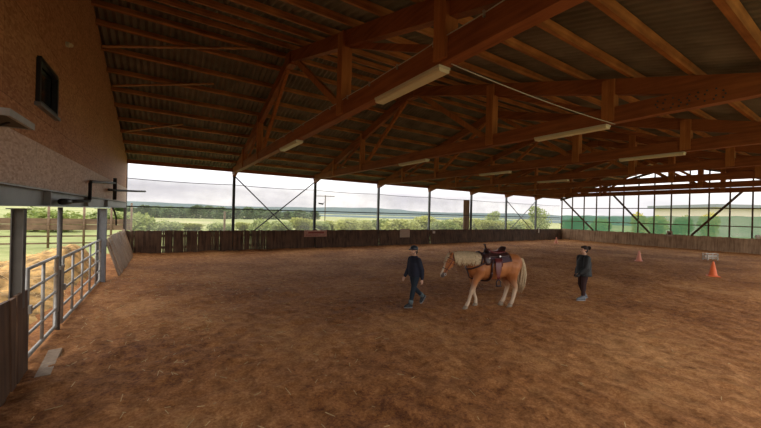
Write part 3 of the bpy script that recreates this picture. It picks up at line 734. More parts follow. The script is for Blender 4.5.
for i, (x, y, z) in enumerate(TL): plant('dark', 'tree', 'tree', x, y, z+.5, 5.6, 'dark tree of the distant wood, %s counted from the chipboard wall' % NUM[i], 'trees of the distant wood')
for i, (x, y) in enumerate(((-8, 26), (-15, 26), (-22, 26), (-11, 35), (-18, 36), (-4, 36))):
    plant('green', 'shrub', 'shrub', x, y, 2.1+.3*(i % 2), 3.4, 'green shrub on the rise behind the paddock fence, %s' % ('nearer row rightmost', 'nearer row middle', 'nearer row leftmost', 'farther row middle', 'farther row leftmost', 'farther row rightmost')[i], 'shrubs behind the paddock fence')
# utility pole, wooden post, small scrap
t = thing('utility_pole', 'thin pole with a crossbar standing beyond the hedge', 'pole', (25.8, 35, -.8))
s = MB(); s.tube([(25.8, 35, -.8), (25.8, 35, 5.5)], .09, 8); obj('pole_shaft', s, M['bark'], t, smooth=True)
s = MB(); s.bar((24.4, 35.9, 5.35), (27.2, 34.1, 5.35), .1, .12); obj('crossbar', s, M['bark'], t)
s = MB(); s.bar((5.4, 6.5, -.3), (5.4, 6.5, 2.3), .22, .12, upv=(1,0,0)); tag(obj('wooden_post', s, M['paddock'], loc=(5.4, 6.5, -.3)), 'short wooden post outside in the leftmost netted bay', 'post')
s = MB(); s.add([P(10.25, -.22, 3.05), P(10.62, -.22, 3.02), P(10.78, -.24, 3.22), P(10.6, -.22, 2.92), P(10.3, -.21, 2.96), P(10.25, -.19, 3.05), P(10.62, -.19, 3.02), P(10.78, -.21, 3.22), P(10.6, -.19, 2.92), P(10.3, -.18, 2.96)],
                [(0,1,2,3,4), (9,8,7,6,5), (0,5,6,1), (1,6,7,2), (2,7,8,3), (3,8,9,4), (4,9,5,0)])
tag(obj('torn_scrap', s, M['blackplastic'], loc=P(10.5, -.2, 3.0)), 'small dark scrap caught on the netting right of the second post', 'scrap')
# distant hall
t = thing('distant_hall', 'long cream hall with flat grey roof beyond the green netting', 'building', (112.8, 2.7, -1))
d = Vector((27, -17.5, 0)); n = Vector((.544, .839, 0))
s = MB(); a = Vector((112.8, 2.7, 0)); z0, z1 = -3, 6.1
q = [a, a+d*2, a+d*2+n*18, a+n*18]
s.add([v+Vector((0,0,z0)) for v in q]+[v+Vector((0,0,z1)) for v in q], [(0,1,5,4),(1,2,6,5),(2,3,7,6),(3,0,4,7)]); obj('wall', s, M['cream'], t)
s = MB(); e = d.normalized()*1.2; f_ = n*1.2; q = [a-e-f_, a+d*2+e-f_, a+d*2+e+n*18+f_, a-e+n*18+f_]
s.add([v+Vector((0,0,z1)) for v in q]+[v+Vector((0,0,z1+.75)) for v in q], [(3,2,1,0),(4,5,6,7),(0,1,5,4),(1,2,6,5),(2,3,7,6),(3,0,4,7)]); obj('roof', s, M['hallroof'], t)

# ------------------------------------------------------------------ signs and panels on the long side
s = MB(); s.box((9.18, -.22, .80), (10.75, -.19, 1.22)); sg = obj('wall_sign', s, M['signwood'], loc=P(9.9, .2, 1)); tag(sg, 'wide faded reddish board sign on the long kickboard', 'sign')
s = MB(); s.box((9.45, -.226, 1.02), (10.55, -.22, 1.12)); s.box((9.3, -.226, .90), (10.1, -.22, .93)); obj('faded_band', s, M['signred'], sg)
s = MB(); s.box((16.8, -.22, .64), (17.75, -.19, 1.28)); tag(obj('wall_sign', s, M['signpale'], loc=P(17.2, .2, 1)), 'square pale brown board on the long kickboard behind the helmeted person', 'sign')
s = MB(); s.box((20.15, -.21, .92), (20.4, -.18, 1.12)); tag(obj('wall_tag', s, M['white'], loc=P(20.3, .2, 1)), 'tiny white tag at the foot of the fourth steel post', 'sign')
s = MB(); s.box((35.0, -.21, .85), (35.2, -.18, 1.30)); tag(obj('wall_tag', s, M['white'], loc=P(35.1, .2, 1)), 'tiny white tag on the long kickboard near the far corner', 'sign')
s = MB(); s.box((24.05, .14, 1.15), (24.78, .19, 3.85)); tag(obj('board_panel', s, M['kick_grey'], loc=P(24.4, -.15, 1.2)), 'tall dark board panel left of the fifth steel post', 'panel')
s = MB(); s.box((LEN-.155, -10.05, 1.08), (LEN-.13, -9.65, 1.55)); sg = obj('letter_sign', s, M['signpale'], loc=(LEN-.14, -9.85, 1.3)); tag(sg, 'small pale square sign at the foot of a gable upright', 'sign')
s = MB(); s.box((LEN-.16, -9.95, 1.22), (LEN-.155, -9.75, 1.42)); obj('dark_mark', s, M['rail_brown'], sg)
s = MB(); s.ball((LEN-.15, -15.15, 1.40), (.12, .2, .17), 10); s.ball((LEN-.15, -15.5, 1.33), (.1, .3, .08), 10)
tag(obj('white_cloth', s, M['white'], loc=(LEN-.1, -15.5, 1.3), smooth=True), 'crumpled white cloth on top of the planks by the green netting', 'cloth')

# ------------------------------------------------------------------ cones, cavaletti block
def make_cone(u, v, h, mat, label):
    t = thing('traffic_cone', label, 'cone', P(u, v, sand_z(u, -v)-.005), .4, 'training cones')
    s = MB(); w_ = h*.33
    s.add([(-w_,-w_,0),(w_,-w_,0),(w_,w_,0),(-w_,w_,0),(-w_*.92,-w_*.92,.04),(w_*.92,-w_*.92,.04),(w_*.92,w_*.92,.04),(-w_*.92,w_*.92,.04)], [(3,2,1,0),(4,5,6,7),(0,1,5,4),(1,2,6,5),(2,3,7,6),(3,0,4,7)])
    obj('base', s, mat, t, local=True)
    s = MB(); s.tube([(0,0,.03), (0,0,h*.1), (0,0,h*.97), (0,0,h)], [h*.27, h*.23, h*.055, h*.035], 18); obj('cone_body', s, mat, t, smooth=True, local=True)
    return t
make_cone(22.2, 16.44, .66, M['orange'], 'bright orange cone before the white frame, nearest the right edge')
make_cone(25.4, 12.56, .62, M['palered'], 'pale red cone out in the sand right of the bun-haired person')
make_cone(33.7, 2.9, .60, M['palered'], 'small faint red cone in the far corner of the arena')
t = thing('cavaletti_frame', 'low whitish two-railed frame standing in the sand behind the orange cone', 'frame', P(31.05, 14.4, .0))
dd = Vector((.52, -.085, 0)).normalized()
c0 = P(31.05, 14.4, 0)
e = Vector((.83, -.55, 0))
for k_, nm_ in ((-1, 'side'), (1, 'side')):
    s = MB(); c = c0+e*.31*k_; f2 = Vector((.55, .83, 0)); s.bar(c-f2*.16, c-f2*.16+Vector((0,0,.44)), .06, .06, upv=(1,0,0)); s.bar(c+f2*.16, c+f2*.16+Vector((0,0,.44)), .06, .06, upv=(1,0,0)); s.bar(c-f2*.2+Vector((0,0,.1)), c+f2*.2+Vector((0,0,.1)), .06, .08)
    obj('side_frame', s, M['white'], t)
for z in (.42, .26, .12):
    s = MB(); s.bar(c0-e*.36+Vector((0,0,z)), c0+e*.36+Vector((0,0,z)), .10, .05 if z != .26 else .12); obj('rail', s, M['white'], t)

# ------------------------------------------------------------------ straw bits on the sand
s = MB(); rnd = random.Random(11)
for k in range(620):
    if k < 470:
        u = .2+abs(rnd.gauss(0, 3.2)); v = rnd.uniform(6, 19.6)
    else: u = rnd.uniform(.3, 16); v = rnd.uniform(4, 20)
    if u > 30: continue
    z = sand_z(u, -v)+.008; a = rnd.uniform(0, PI); l = rnd.uniform(.03, .12)*(1 if rnd.random() < .8 else 1.5)
    s.bar(P(u, v, z), P(u, v, z)+Vector((math.cos(a)*l, math.sin(a)*l, rnd.uniform(0, .02))), .006, .005)
tag(obj('straw_litter', s, M['strawbit'], loc=P(3, 14, 0)), 'loose straw stalks scattered over the brown sand near the gates', 'straw', kind='stuff')
# ------------------------------------------------------------------ figures: helpers
def coat_mat():
    mt, nt, b = _new('chestnut_coat')
    tc = _n(nt, 'ShaderNodeTexCoord'); nz = _n(nt, 'ShaderNodeTexNoise', Scale=3.0, Detail=5.0); nt.links.new(tc.outputs['Object'], nz.inputs['Vector'])
    r = _n(nt, 'ShaderNodeValToRGB'); r.color_ramp.elements[0].position = .3; r.color_ramp.elements[1].position = .7
    r.color_ramp.elements[0].color = (.30, .10, .030, 1); r.color_ramp.elements[1].color = (.50, .20, .07, 1); nt.links.new(nz.outputs['Fac'], r.inputs['Fac'])
    sp = _n(nt, 'ShaderNodeSeparateXYZ'); nt.links.new(tc.outputs['Object'], sp.inputs[0])
    ad = _n(nt, 'ShaderNodeMath'); ad.operation = 'MULTIPLY_ADD'; ad.inputs[1].default_value = .35; nt.links.new(nz.outputs['Fac'], ad.inputs[0]); nt.links.new(sp.outputs['Z'], ad.inputs[2])
    mr = _n(nt, 'ShaderNodeMapRange'); mr.inputs['From Min'].default_value = .95; mr.inputs['From Max'].default_value = .52; mr.interpolation_type = 'SMOOTHSTEP'; nt.links.new(ad.outputs[0], mr.inputs['Value'])
    mx = _n(nt, 'ShaderNodeMix', data_type='RGBA'); mx.inputs[7].default_value = (.60, .45, .31, 1); nt.links.new(mr.outputs[0], mx.inputs[0]); nt.links.new(r.outputs['Color'], mx.inputs[6]); nt.links.new(mx.outputs[2], b.inputs['Base Color'])
    b.inputs['Roughness'].default_value = .5; b.inputs['Specular IOR Level'].default_value = .35
    return mt
M['coat'] = coat_mat()
M['coat_white'] = plain('cream_leg', (.66, .52, .38), rough=.6, var=.1, scale=9)
M['muzzle'] = plain('grey_muzzle', (.11, .085, .08), rough=.6)
M['mane'] = plain('flaxen_mane', (.52, .40, .25), rough=.7, var=.2, scale=30)
M['hoof'] = plain('hoof', (.30, .23, .16), rough=.6)
M['leather'] = plain('dark_leather', (.045, .018, .016), rough=.38, spec=.5)
M['leather_red'] = plain('burgundy_leather', (.13, .022, .022), rough=.35, spec=.5)
M['padcloth'] = plain('saddle_pad_cloth', (.075, .05, .065), rough=.9)
M['buckle'] = plain('bright_metal', (.75, .72, .70), rough=.3, metal=.6)
M['skin'] = plain('skin', (.58, .34, .24), rough=.55, var=.05)
M['jacket'] = plain('dark_jacket', (.018, .022, .040), rough=.8, var=.3, scale=5, bump=.3, bscale=14)
M['puffer'] = plain('black_puffer', (.022, .024, .026), rough=.6, var=.3, scale=5, bump=.5, bscale=12)
M['jeans'] = plain('dark_jeans', (.018, .028, .040), rough=.85)
M['maroon'] = plain('dark_maroon_trousers', (.045, .022, .022), rough=.85)
M['boot'] = plain('black_boot', (.022, .024, .028), rough=.5)
M['gaiter'] = plain('grey_gaiter', (.12, .16, .17), rough=.8)
M['greyshoe'] = plain('grey_shoe', (.16, .18, .20), rough=.7)
M['sole'] = plain('pale_sole', (.34, .33, .32), rough=.8)
M['helmet'] = plain('riding_helmet', (.015, .022, .035), rough=.35, spec=.5)
M['hair'] = plain('dark_hair', (.020, .012, .010), rough=.6, var=.3, scale=40)
M['eye'] = plain('eye', (.01, .008, .008), rough=.2, spec=.6)
M['lip'] = plain('lip', (.38, .13, .10), rough=.5)

def melt(mb, voxel, smooth=4, name='body'):
    """one continuous surface from overlapping lofts"""
    me = mb.mesh(name); o = bpy.data.objects.new('melt_tmp', me); COL.objects.link(o)
    r = o.modifiers.new('r', 'REMESH'); r.mode = 'VOXEL'; r.voxel_size = voxel
    k = o.modifiers.new('s', 'SMOOTH'); k.factor = .5; k.iterations = smooth
    bpy.context.view_layer.update(); dg = bpy.context.evaluated_depsgraph_get()
    nm_ = bpy.data.meshes.new_from_object(o.evaluated_get(dg)); nm_.name = name
    bpy.data.objects.remove(o); bpy.data.meshes.remove(me)
    nm_.materials.clear(); nm_.polygons.foreach_set('use_smooth', [True]*len(nm_.polygons)); return nm_
def part_me(name, me, mats, parent):
    for mt in (mats if isinstance(mats, (list, tuple)) else [mats]): me.materials.append(mt)
    o = bpy.data.objects.new(name, me); COL.objects.link(o); o.parent = parent; return o
def chain(s, pts, rs, n=12):
    """limb with round ends; radii may be (side, depth) pairs"""
    P_ = [Vector(p) for p in pts]; s.tube(P_, rs, n)
    s.ball(P_[0], rs[0]*.98, n); s.ball(P_[-1], rs[-1]*.98, n); return s
def sub(o_name, mb, mats, parent): return obj(o_name, mb, mats, parent, smooth=True, local=True)

# ------------------------------------------------------------------ people
def hand(s, w, d, side, curl=.5):
    """palm, four fingers and a thumb from the wrist along direction d"""
    w = Vector(w); d = Vector(d).normalized(); fw = Vector((1, 0, 0)); fw = (fw - d*fw.dot(d)).normalized(); inn = d.cross(fw)*(1 if side > 0 else -1)
    inn = Vector((0, -side, 0)); inn = (inn - d*inn.dot(d)).normalized()
    s.loft([(w, fw*.022, inn*.017), (w+d*.03, fw*.034, inn*.016), (w+d*.075, fw*.040, inn*.014), (w+d*.088, fw*.034, inn*.011)], 10)
    for k, (o_, L) in enumerate(((.029, .066), (.010, .075), (-.009, .070), (-.027, .055))):
        b = w+d*.075+fw*o_; p1 = b+d*L*.45+inn*L*.12*curl; p2 = p1+(d*.75+inn*.7*curl).normalized()*L*.33; p3 = p2+(d*.4+inn*curl*1.2).normalized()*L*.28
        s.tube([b-d*.02, b, p1, p2, p3], [.0085, .009, .0083, .0075, .006], 7)
    b = w+d*.025+fw*.028; s.tube([b-fw*.01, b+fw*.012+d*.015, b+fw*.026+d*.038+inn*.01, b+fw*.030+d*.060+inn*.018], [.012, .0115, .010, .0075], 7)
def person(label, loc, rot, pz, hz=0.0):
    t = thing('person', label, 'person', loc, rot)
    cx = pz['lean']
    s = MB()
    def torso(s, g, z0=.80):
        rows_ = [(.78, .135, .10), (.86, .165, .115), (.94, .15, .105), (1.02, .132, .095), (1.12, .148, .105), (1.19, .160, .112), (1.25, .132, .095), (1.29, .090, .072), (1.325, .058, .056)]
        s.loft([(Vector((cx*(z-.8), 0, z)), (0, w+g, 0), (d+g, 0, 0)) for z, w, d in rows_ if z >= z0], 18)
    torso(s, 0)
    nk = Vector((cx*.52, 0, 1.30)); hc = Vector((cx*.6+.02, 0, 1.475)); s.tube([nk, nk+Vector((.012, 0, .12))], [.058, .048], 12)
    # head: skull, jaw, nose, ears, brow, chin
    s.ball(hc+Vector((-.008, 0, .02)), (.094, .074, .088), 16); s.ball(hc+Vector((.022, 0, -.035)), (.064, .056, .068), 14); s.ball(hc+Vector((.052, 0, -.078)), (.026, .026, .020), 10)
    s.tube([hc+Vector((.082, 0, .018)), hc+Vector((.104, 0, -.018)), hc+Vector((.092, 0, -.03))], [.009, .014, .010], 8)
    s.ball(hc+Vector((.083, 0, -.053)), (.010, .022, .011), 8)
    for q in (-1, 1): s.ball(hc+Vector((-.008, q*.076, -.008)), (.018, .009, .030), 8)
    for q, nm_ in ((1, 'L'), (-1, 'R')):
        h, k, a = [Vector(v) for v in pz['leg'+nm_]]; chain(s, [h, h.lerp(k, .5), k, k.lerp(a, .35), a], [.085, .070, .052, .052, .036])
        td = Vector(pz['toe'+nm_]); s.tube([a+Vector((-.02, 0, -.01)), a+td*.06+Vector((0,0,-.03)), a+td*.13+Vector((0,0,-.045))], [.030, .028, .018], 9)
        sh, el, wr_ = [Vector(v) for v in pz['arm'+nm_]]; chain(s, [sh, sh.lerp(el, .5), el, el.lerp(wr_, .4), wr_], [.050, .042, .036, .033, .023])
        hand(s, wr_, wr_-el, q, .6)
    body = part_me('body', melt(s, .0065, 3, 'body'), M['skin'], t)
    for q in (-1, 1):
        e = MB(); e.ball(hc+Vector((.076, q*.030, .006)), (.008, .012, .008), 10); sub('eye', e, M['eye'], t)
    e = MB(); e.ball(hc+Vector((.092, 0, -.053)), (.004, .018, .005), 8); sub('mouth', e, M['lip'], t)
    # jacket over torso and arms
    s = MB(); torso(s, .024, .86 if pz['jlong'] < .5 else .86)
    hem = pz['hem']; s.loft([(Vector((cx*(hem-.8), 0, hem)), (0, .185+pz['flare'], 0), (.135+pz['flare'], 0, 0)), (Vector((cx*.1, 0, .90)), (0, .185+pz['flare']*.6, 0), (.14+pz['flare']*.6, 0, 0)), (Vector((cx*.3, 0, 1.10)), (0, .175+pz['flare']*.5, 0), (.135+pz['flare']*.7, 0, 0)), (Vector((cx*.45, 0, 1.20)), (0, .155+pz['flare']*.2, 0), (.120+pz['flare']*.4, 0, 0))], 18)
    s.tube([nk+Vector((0,0,-.04)), nk+Vector((.004, 0, .03))], [.078, .064], 14)
    for nm_ in 'LR':
        sh, el, wr_ = [Vector(v) for v in pz['arm'+nm_]]; w2 = el.lerp(wr_, .93); g = pz['puff']
        chain(s, [sh, sh.lerp(el, .5), el, el.lerp(w2, .5), w2], [.066+g, .058+g, .054+g, .048+g, .038+g*.6])
    part_me('jacket', melt(s, .011, 4, 'jacket'), M[pz['jacket']], t)
    # trousers
    s = MB(); s.loft([(Vector((0, 0, .76)), (0, .12, 0), (.10, 0, 0)), (Vector((0, 0, .84)), (0, .175, 0), (.128, 0, 0)), (Vector((cx*.12, 0, .95)), (0, .160, 0), (.115, 0, 0))], 18)
    for nm_ in 'LR':
        h, k, a = [Vector(v) for v in pz['leg'+nm_]]; a2 = k.lerp(a, .92); chain(s, [h, h.lerp(k, .5), k, k.lerp(a2, .35), a2], [.098, .083, .066, .064, .050])
    part_me('trousers', melt(s, .011, 4, 'trousers'), M[pz['trousers']], t)
    for nm_ in 'LR':
        h, k, a = [Vector(v) for v in pz['leg'+nm_]]; td = Vector(pz['toe'+nm_]).normalized(); dn = Vector((0, 0, -1)); upf = td.cross(Vector((0, 1, 0))); upf = upf if upf.z > 0 else -upf
        s = MB(); s.tube([k.lerp(a, .78), a, a-upf*.03], [.052, .050, .046], 12)
        for c, sc in ((-.03, (.046, .040, .040)), (.03, (.05, .042, .045)), (.10, (.06, .042, .034)), (.155, (.045, .038, .026))): s.ball(a+td*c-upf*(.032 if c < .05 else .045), sc, 12)
        s.tube([a, a+td*.05-upf*.020, a+td*.11-upf*.038, a+td*.16-upf*.048], [.050, .050, .046, .036], 12)
        bt = part_me('boot', melt(s, .009, 3, 'boot'), M[pz['boot']], t)
        s = MB(); c0 = a-upf*.083; sd = Vector((0, 1, 0)); s.loft([(c0-td*.07, sd*.025, upf*.012), (c0-td*.05, sd*.038, upf*.012), (c0+td*.06, sd*.042, upf*.012), (c0+td*.15, sd*.04, upf*.012), (c0+td*.195, sd*.02, upf*.011)], 12)
        sub('sole', s, M['sole'], bt)
        if pz.get('gaiter'):
            s = MB(); s.tube([k.lerp(a, .70), k.lerp(a, .82), a], [.062, .062, .056], 14); sub('gaiter', s, M['gaiter'], bt)
    if pz['head'] != 'helmet':
        for nm_, q in (('L', 1), ('R', -1)):
            sh, el, wr_ = [Vector(v) for v in pz['arm'+nm_]]; d_ = (wr_-el).normalized(); s = MB(); hand(s, wr_, wr_-el, q, .6)
            s.tube([wr_-d_*.03, wr_+d_*.03, wr_+d_*.08, wr_+d_*.10], [.036, .036, .040, .030], 10); gl = melt(s, .0075, 1, 'glove'); part_me('glove', gl, M['puffer'], t)
    if pz['head'] == 'helmet':
        s = MB(); st = []
        for k in range(8):
            th_ = PI/2*k/7; st.append((hc+Vector((-.008, 0, .032+.098*math.sin(th_))), (max(.118*math.cos(th_), .004), 0, 0), (0, max(.098*math.cos(th_), .004), 0)))
        s.loft([(hc+Vector((-.01, 0, .010)), (.114, 0, 0), (0, .095, 0))]+st, 20); hm = sub('riding_helmet', s, M['helmet'], t)
        s = MB(); s.loft([(hc+Vector((.09, 0, .035)), (0, .070, 0), (0, 0, .010)), (hc+Vector((.13, 0, .030)), (0, .055, 0), (0, 0, .008)), (hc+Vector((.165, 0, .018)), (0, .022, 0), (0, 0, .005))], 14); sub('peak', s, M['helmet'], hm)
        s = MB(); s.tube([hc+Vector((-.01, .082, .02)), hc+Vector((.01, .072, -.05)), hc+Vector((.045, .02, -.103)), hc+Vector((.045, -.02, -.103)), hc+Vector((.01, -.072, -.05)), hc+Vector((-.01, -.082, .02))], .006, 6); sub('chin_strap', s, M['boot'], hm)
        s = MB(); s.tube([hc+Vector((-.085, 0, -.01)), hc+Vector((-.10, 0, -.06)), hc+Vector((-.085, 0, -.12))], [.035, .03, .015], 10); s.ball(hc+Vector((-.055, 0, -.02)), (.05, .068, .045), 12); sub('hair', s, M['hair'], t)
    else:
        s = MB(); s.ball(hc+Vector((-.022, 0, .035)), (.098, .084, .092), 18); s.ball(hc+Vector((-.05, 0, -.03)), (.062, .074, .06), 14)
        s.ball(hc+Vector((.04, 0, .075)), (.05, .06, .035), 12)
        for k in range(9):
            a = k*.7; s.ball(hc+Vector((-.155+.018*math.cos(a), .03*math.sin(a), .055+.028*math.sin(a*1.3))), .034, 8)
        part_me('hair', melt(s, .008, 3, 'hair'), M['hair'], t)
    return t
walk = dict(lean=.05, legL=((.0, .085, .84), (.12, .09, .45), (.20, .09, .095)), toeL=(1, 0, .10), legR=((.0, -.085, .84), (-.07, -.09, .46), (-.38, -.09, .20)), toeR=(.62, 0, -.75),
            armL=((.02, .160, 1.225), (-.05, .225, .96), (-.05, .235, .74)), armR=((.02, -.160, 1.225), (.02, -.225, .96), (.15, -.225, .76)),
            jlong=0, hem=.79, flare=.012, puff=.010, jacket='jacket', trousers='jeans', boot='boot', gaiter=True, head='helmet')
pl = person('person in dark helmet, navy jacket and jeans walking left ahead of the horse', (7.22, -13.98, sand_z(7.22, -13.98)+.0), math.radians(182), walk)
stand = dict(lean=-.02, legL=((.0, .085, .84), (.05, .09, .47), (.06, .09, .095)), toeL=(1, .0, 0), legR=((.0, -.085, .84), (.03, -.09, .46), (-.11, -.09, .12)), toeR=(.93, 0, -.28),
             armL=((.01, .160, 1.225), (.07, .215, .96), (.25, .19, .79)), armR=((.01, -.160, 1.225), (-.02, -.22, .96), (.08, -.21, .75)),
             jlong=1, hem=.72, flare=.065, puff=.034, jacket='puffer', trousers='maroon', boot='greyshoe', head='bun')
pr = person('person with dark hair bun and black puffy jacket standing behind the horse, facing left', (12.02, -15.88, sand_z(12.02, -15.88)), math.radians(150), stand)

# ------------------------------------------------------------------ horse
HL = (9.10, -14.97); hz0 = sand_z(*HL)
hr = thing('horse', 'chestnut horse with flaxen mane, white blaze and legs, wearing a western saddle', 'horse', (HL[0], HL[1], hz0), math.radians(162.2))
s = MB()
def ring(x, z, w, h, tilt=0, y=0): return (Vector((x, y, z)), Vector((0, w, 0)), Vector((math.sin(tilt)*h, 0, math.cos(tilt)*h)))
s.loft([ring(-.84, 1.16, .09, .12), ring(-.78, 1.16, .19, .22), ring(-.66, 1.14, .27, .285), ring(-.48, 1.135, .295, .315), ring(-.25, 1.09, .29, .315), ring(0, 1.055, .30, .335),
        ring(.22, 1.06, .285, .345), ring(.42, 1.09, .25, .345), ring(.58, 1.12, .215, .30), ring(.70, 1.12, .16, .22), ring(.76, 1.11, .09, .12)], 24)
# neck
s.loft([ring(.36, 1.20, .18, .27, .55), ring(.60, 1.23, .155, .265, .60), ring(.80, 1.27, .12, .215, .50), ring(1.00, 1.31, .095, .165, .40), ring(1.15, 1.33, .085, .135, .35), ring(1.24, 1.335, .07, .10, .3)], 18)
# head
pol = Vector((1.235, 0, 1.36)); muz = Vector((1.485, 0, .86)); hd = (muz-pol).normalized(); hn = Vector((-hd.z, 0, hd.x)); 
if hn.x < 0: hn = -hn
def hring(f, w, h, off=0): c = pol+hd*f+hn*off; return (c, Vector((0, w, 0)), hn*h)
s.loft([hring(-.06, .07, .07, -.02), hring(.02, .092, .11, -.03), hring(.12, .105, .135, -.035), hring(.22, .092, .125, -.035), hring(.32, .07, .092, -.015), hring(.42, .058, .072, .0), hring(.50, .062, .070, .0), hring(.56, .058, .060, -.005), hring(.60, .035, .035, -.01)], 16)
for q in (-1, 1):
    s.ball(pol+hd*.12+Vector((-.04, q*.085, .0)), (.07, .03, .075), 10); s.ball(pol+hd*.53+hn*.035+Vector((0, q*.04, 0)), .022, 8)
    e0 = pol+Vector((.0, q*.055, .03)); s.loft([(e0, (.03, 0, 0), (0, .02, 0)), (e0+Vector((.01, q*.015, .06)), (.032, 0, 0), (0, .018, 0)), (e0+Vector((.025, q*.02, .115)), (.012, 0, 0), (0, .008, 0)), (e0+Vector((.03, q*.02, .135)), (.003, 0, 0), (0, .003, 0))], 8)
# legs
def legm(pts, rs):
    s.tube([Vector(p) for p in pts], rs, 14); s.ball(Vector(pts[0]), rs[0], 12)
for (y, x_kn, x_ft, x_h) in ((.135, .70, .80, .86), (-.135, .50, .43, .43)):   # front pair
    legm([(.48, y, 1.02), (.50, y, .88), (.54+.3*(x_kn-.54), y, .74), (x_kn-.02, y*.95, .50), (x_kn, y*.95, .45), (x_kn+.3*(x_ft-x_kn), y*.93, .36), (x_ft-.02, y*.9, .18), (x_ft, y*.9, .145), (x_h-.015, y*.9, .075)],
         [.15, .125, .085, .060, .064, .045, .042, .052, .045])
for (y, x_hk, x_ft, x_h) in ((.14, -.62, -.53, -.47), (-.14, -.56, -.44, -.37)):
    legm([(-.50, y*.9, 1.08), (-.47, y, .92), (-.50, y, .78), (x_hk+.06, y*.95, .62), (x_hk, y*.95, .53), (x_hk+.01, y*.93, .46), (x_ft-.02, y*.9, .20), (x_ft, y*.9, .15), (x_h-.01, y*.9, .075)],
         [.22, .19, .14, .085, .066, .058, .045, .054, .046])
hm_ = melt(s, .016, 5, 'body')
for mt in ('coat', 'coat_white', 'muzzle'): hm_.materials.append(M[mt])
for p_ in hm_.polygons:
    c = p_.center; r_ = c-pol; f = r_.dot(hd); o_ = r_.dot(hn); wob = .05*noise.noise(c*9)
    if c.x > 1.12 and f > .46+wob*.3: p_.material_index = 2 if abs(c.y) > .02 and o_ < .05 else 1
    elif c.x > 1.15 and -.02 < f < .52 and o_ > .045+wob*.2-.05*(f > .35) and abs(c.y) < .042+wob*.2: p_.material_index = 1
body = bpy.data.objects.new('body', hm_); COL.objects.link(body); body.parent = hr
for (x, y) in ((.86, .121), (.43, -.121), (-.47, .126), (-.37, -.126)):
    s = MB(); s.loft([((x+.025, y, -.012), (.078, 0, 0), (0, .066, 0)), ((x+.005, y, .045), (.066, 0, 0), (0, .058, 0)), ((x-.01, y, .09), (.052, 0, 0), (0, .048, 0))], 16); sub('hoof', s, M['hoof'], hr)
for q in (-1, 1):
    s = MB(); s.ball(pol+hd*.135+hn*.03+Vector((0, q*.094, 0)), (.016, .010, .016), 10); sub('eye', s, M['eye'], hr)
# mane, forelock, tail made of tapered locks
rnd = random.Random(3); s = MB()
def crest(f):   # along the top of the neck from the poll back to the withers
    pts_ = [Vector((1.20, 0, 1.45)), Vector((1.02, 0, 1.47)), Vector((.82, 0, 1.475)), Vector((.62, 0, 1.455)), Vector((.46, 0, 1.43))]
    g_ = f*(len(pts_)-1); i = min(int(g_), len(pts_)-2); return pts_[i].lerp(pts_[i+1], g_-i)
def nw(x): return .075+.085*max(0, min(1, (1.15-x)/.6))
for k in range(170):
    f = rnd.random(); c = crest(f); sd = 1 if rnd.random() < .8 else -1; L = rnd.uniform(.24, .36)*(1 if .1 < f < .9 else .8); w = nw(c.x)
    s.tube([c+Vector((0, -sd*.01, -.01)), c+Vector((rnd.uniform(-.01, .01), sd*.05, .006)), c+Vector((rnd.uniform(-.02, .02), sd*(w+.03), -L*.35)), c+Vector((rnd.uniform(-.04, .03), sd*(w+.05), -L*.75)), c+Vector((rnd.uniform(-.06, .03), sd*(w+.04), -L))],
           [.018, .022, .022, .016, .004], 5)
sub('mane', s, M['mane'], hr)
s = MB()
for k in range(18):
    y = rnd.uniform(-.03, .03); s.tube([pol+Vector((.0, y*.5, .09)), pol+hn*.09+Vector((0, y, .03)), pol+hd*.12+hn*.115+Vector((0, y*1.4, 0)), pol+hd*rnd.uniform(.18, .26)+hn*.11+Vector((0, y*1.5, 0))], [.012, .014, .012, .003], 5)
sub('forelock', s, M['mane'], hr)
s = MB()
for k in range(90):
    a = rnd.uniform(0, 2*PI); r_ = rnd.uniform(.0, .085); y = math.cos(a)*r_; x = math.sin(a)*r_; L = rnd.uniform(.72, .95)
    s.tube([(-.80, y*.3, 1.30), (-.88+x*.4, y*.6, 1.27), (-.915+x*.8, y, 1.10), (-.915+x*1.3, y*1.5, .85), (-.88+x*1.5, y*1.6, 1.30-L*.9), (-.85+x, y, 1.28-L)], [.02, .025, .024, .022, .014, .003], 5)
sub('tail', s, M['mane'], hr)

# bridle, breast collar, saddle pad and saddle stay things of their own
def local_thing(name, label, cat, off, group=None):
    q = Matrix.Rotation(math.radians(162.2), 3, 'Z') @ Vector(off)
    t = thing(name, label, cat, (HL[0]+q.x, HL[1]+q.y, hz0+q.z), math.radians(162.2), group); t['_'] = 0; del t['_']; return t
def shift(mb, off): mb.v = [v-Vector(off) for v in mb.v]; return mb
def loop(c, a, b, r, n=24, t0=0, t1=2*PI, close=True):
    s_ = MB(); s_.tube([Vector(c)+Vector(a)*math.cos(t0+(t1-t0)*k/n)+Vector(b)*math.sin(t0+(t1-t0)*k/n) for k in range(n+1)], r, 6); return s_
bo = (1.30, 0, 1.2); bt = local_thing('bridle', 'dark leather bridle on the head of the chestnut horse', 'bridle', bo)
c = pol+hd*.36+hn*-.01; sub('noseband', shift(loop(c, (0, .074, 0), hn*.092, .011), bo), M['leather'], bt)
c = pol+hd*.07+hn*-.03; sub('browband', shift(loop(c, (0, .108, 0), hn*.132, .010), bo), M['leather'], bt)
c = pol+hd*.17+hn*-.04; sub('throat_strap', shift(loop(c, (0, .112, 0), hn*.14+hd*.02, .008), bo), M['leather_red'], bt)
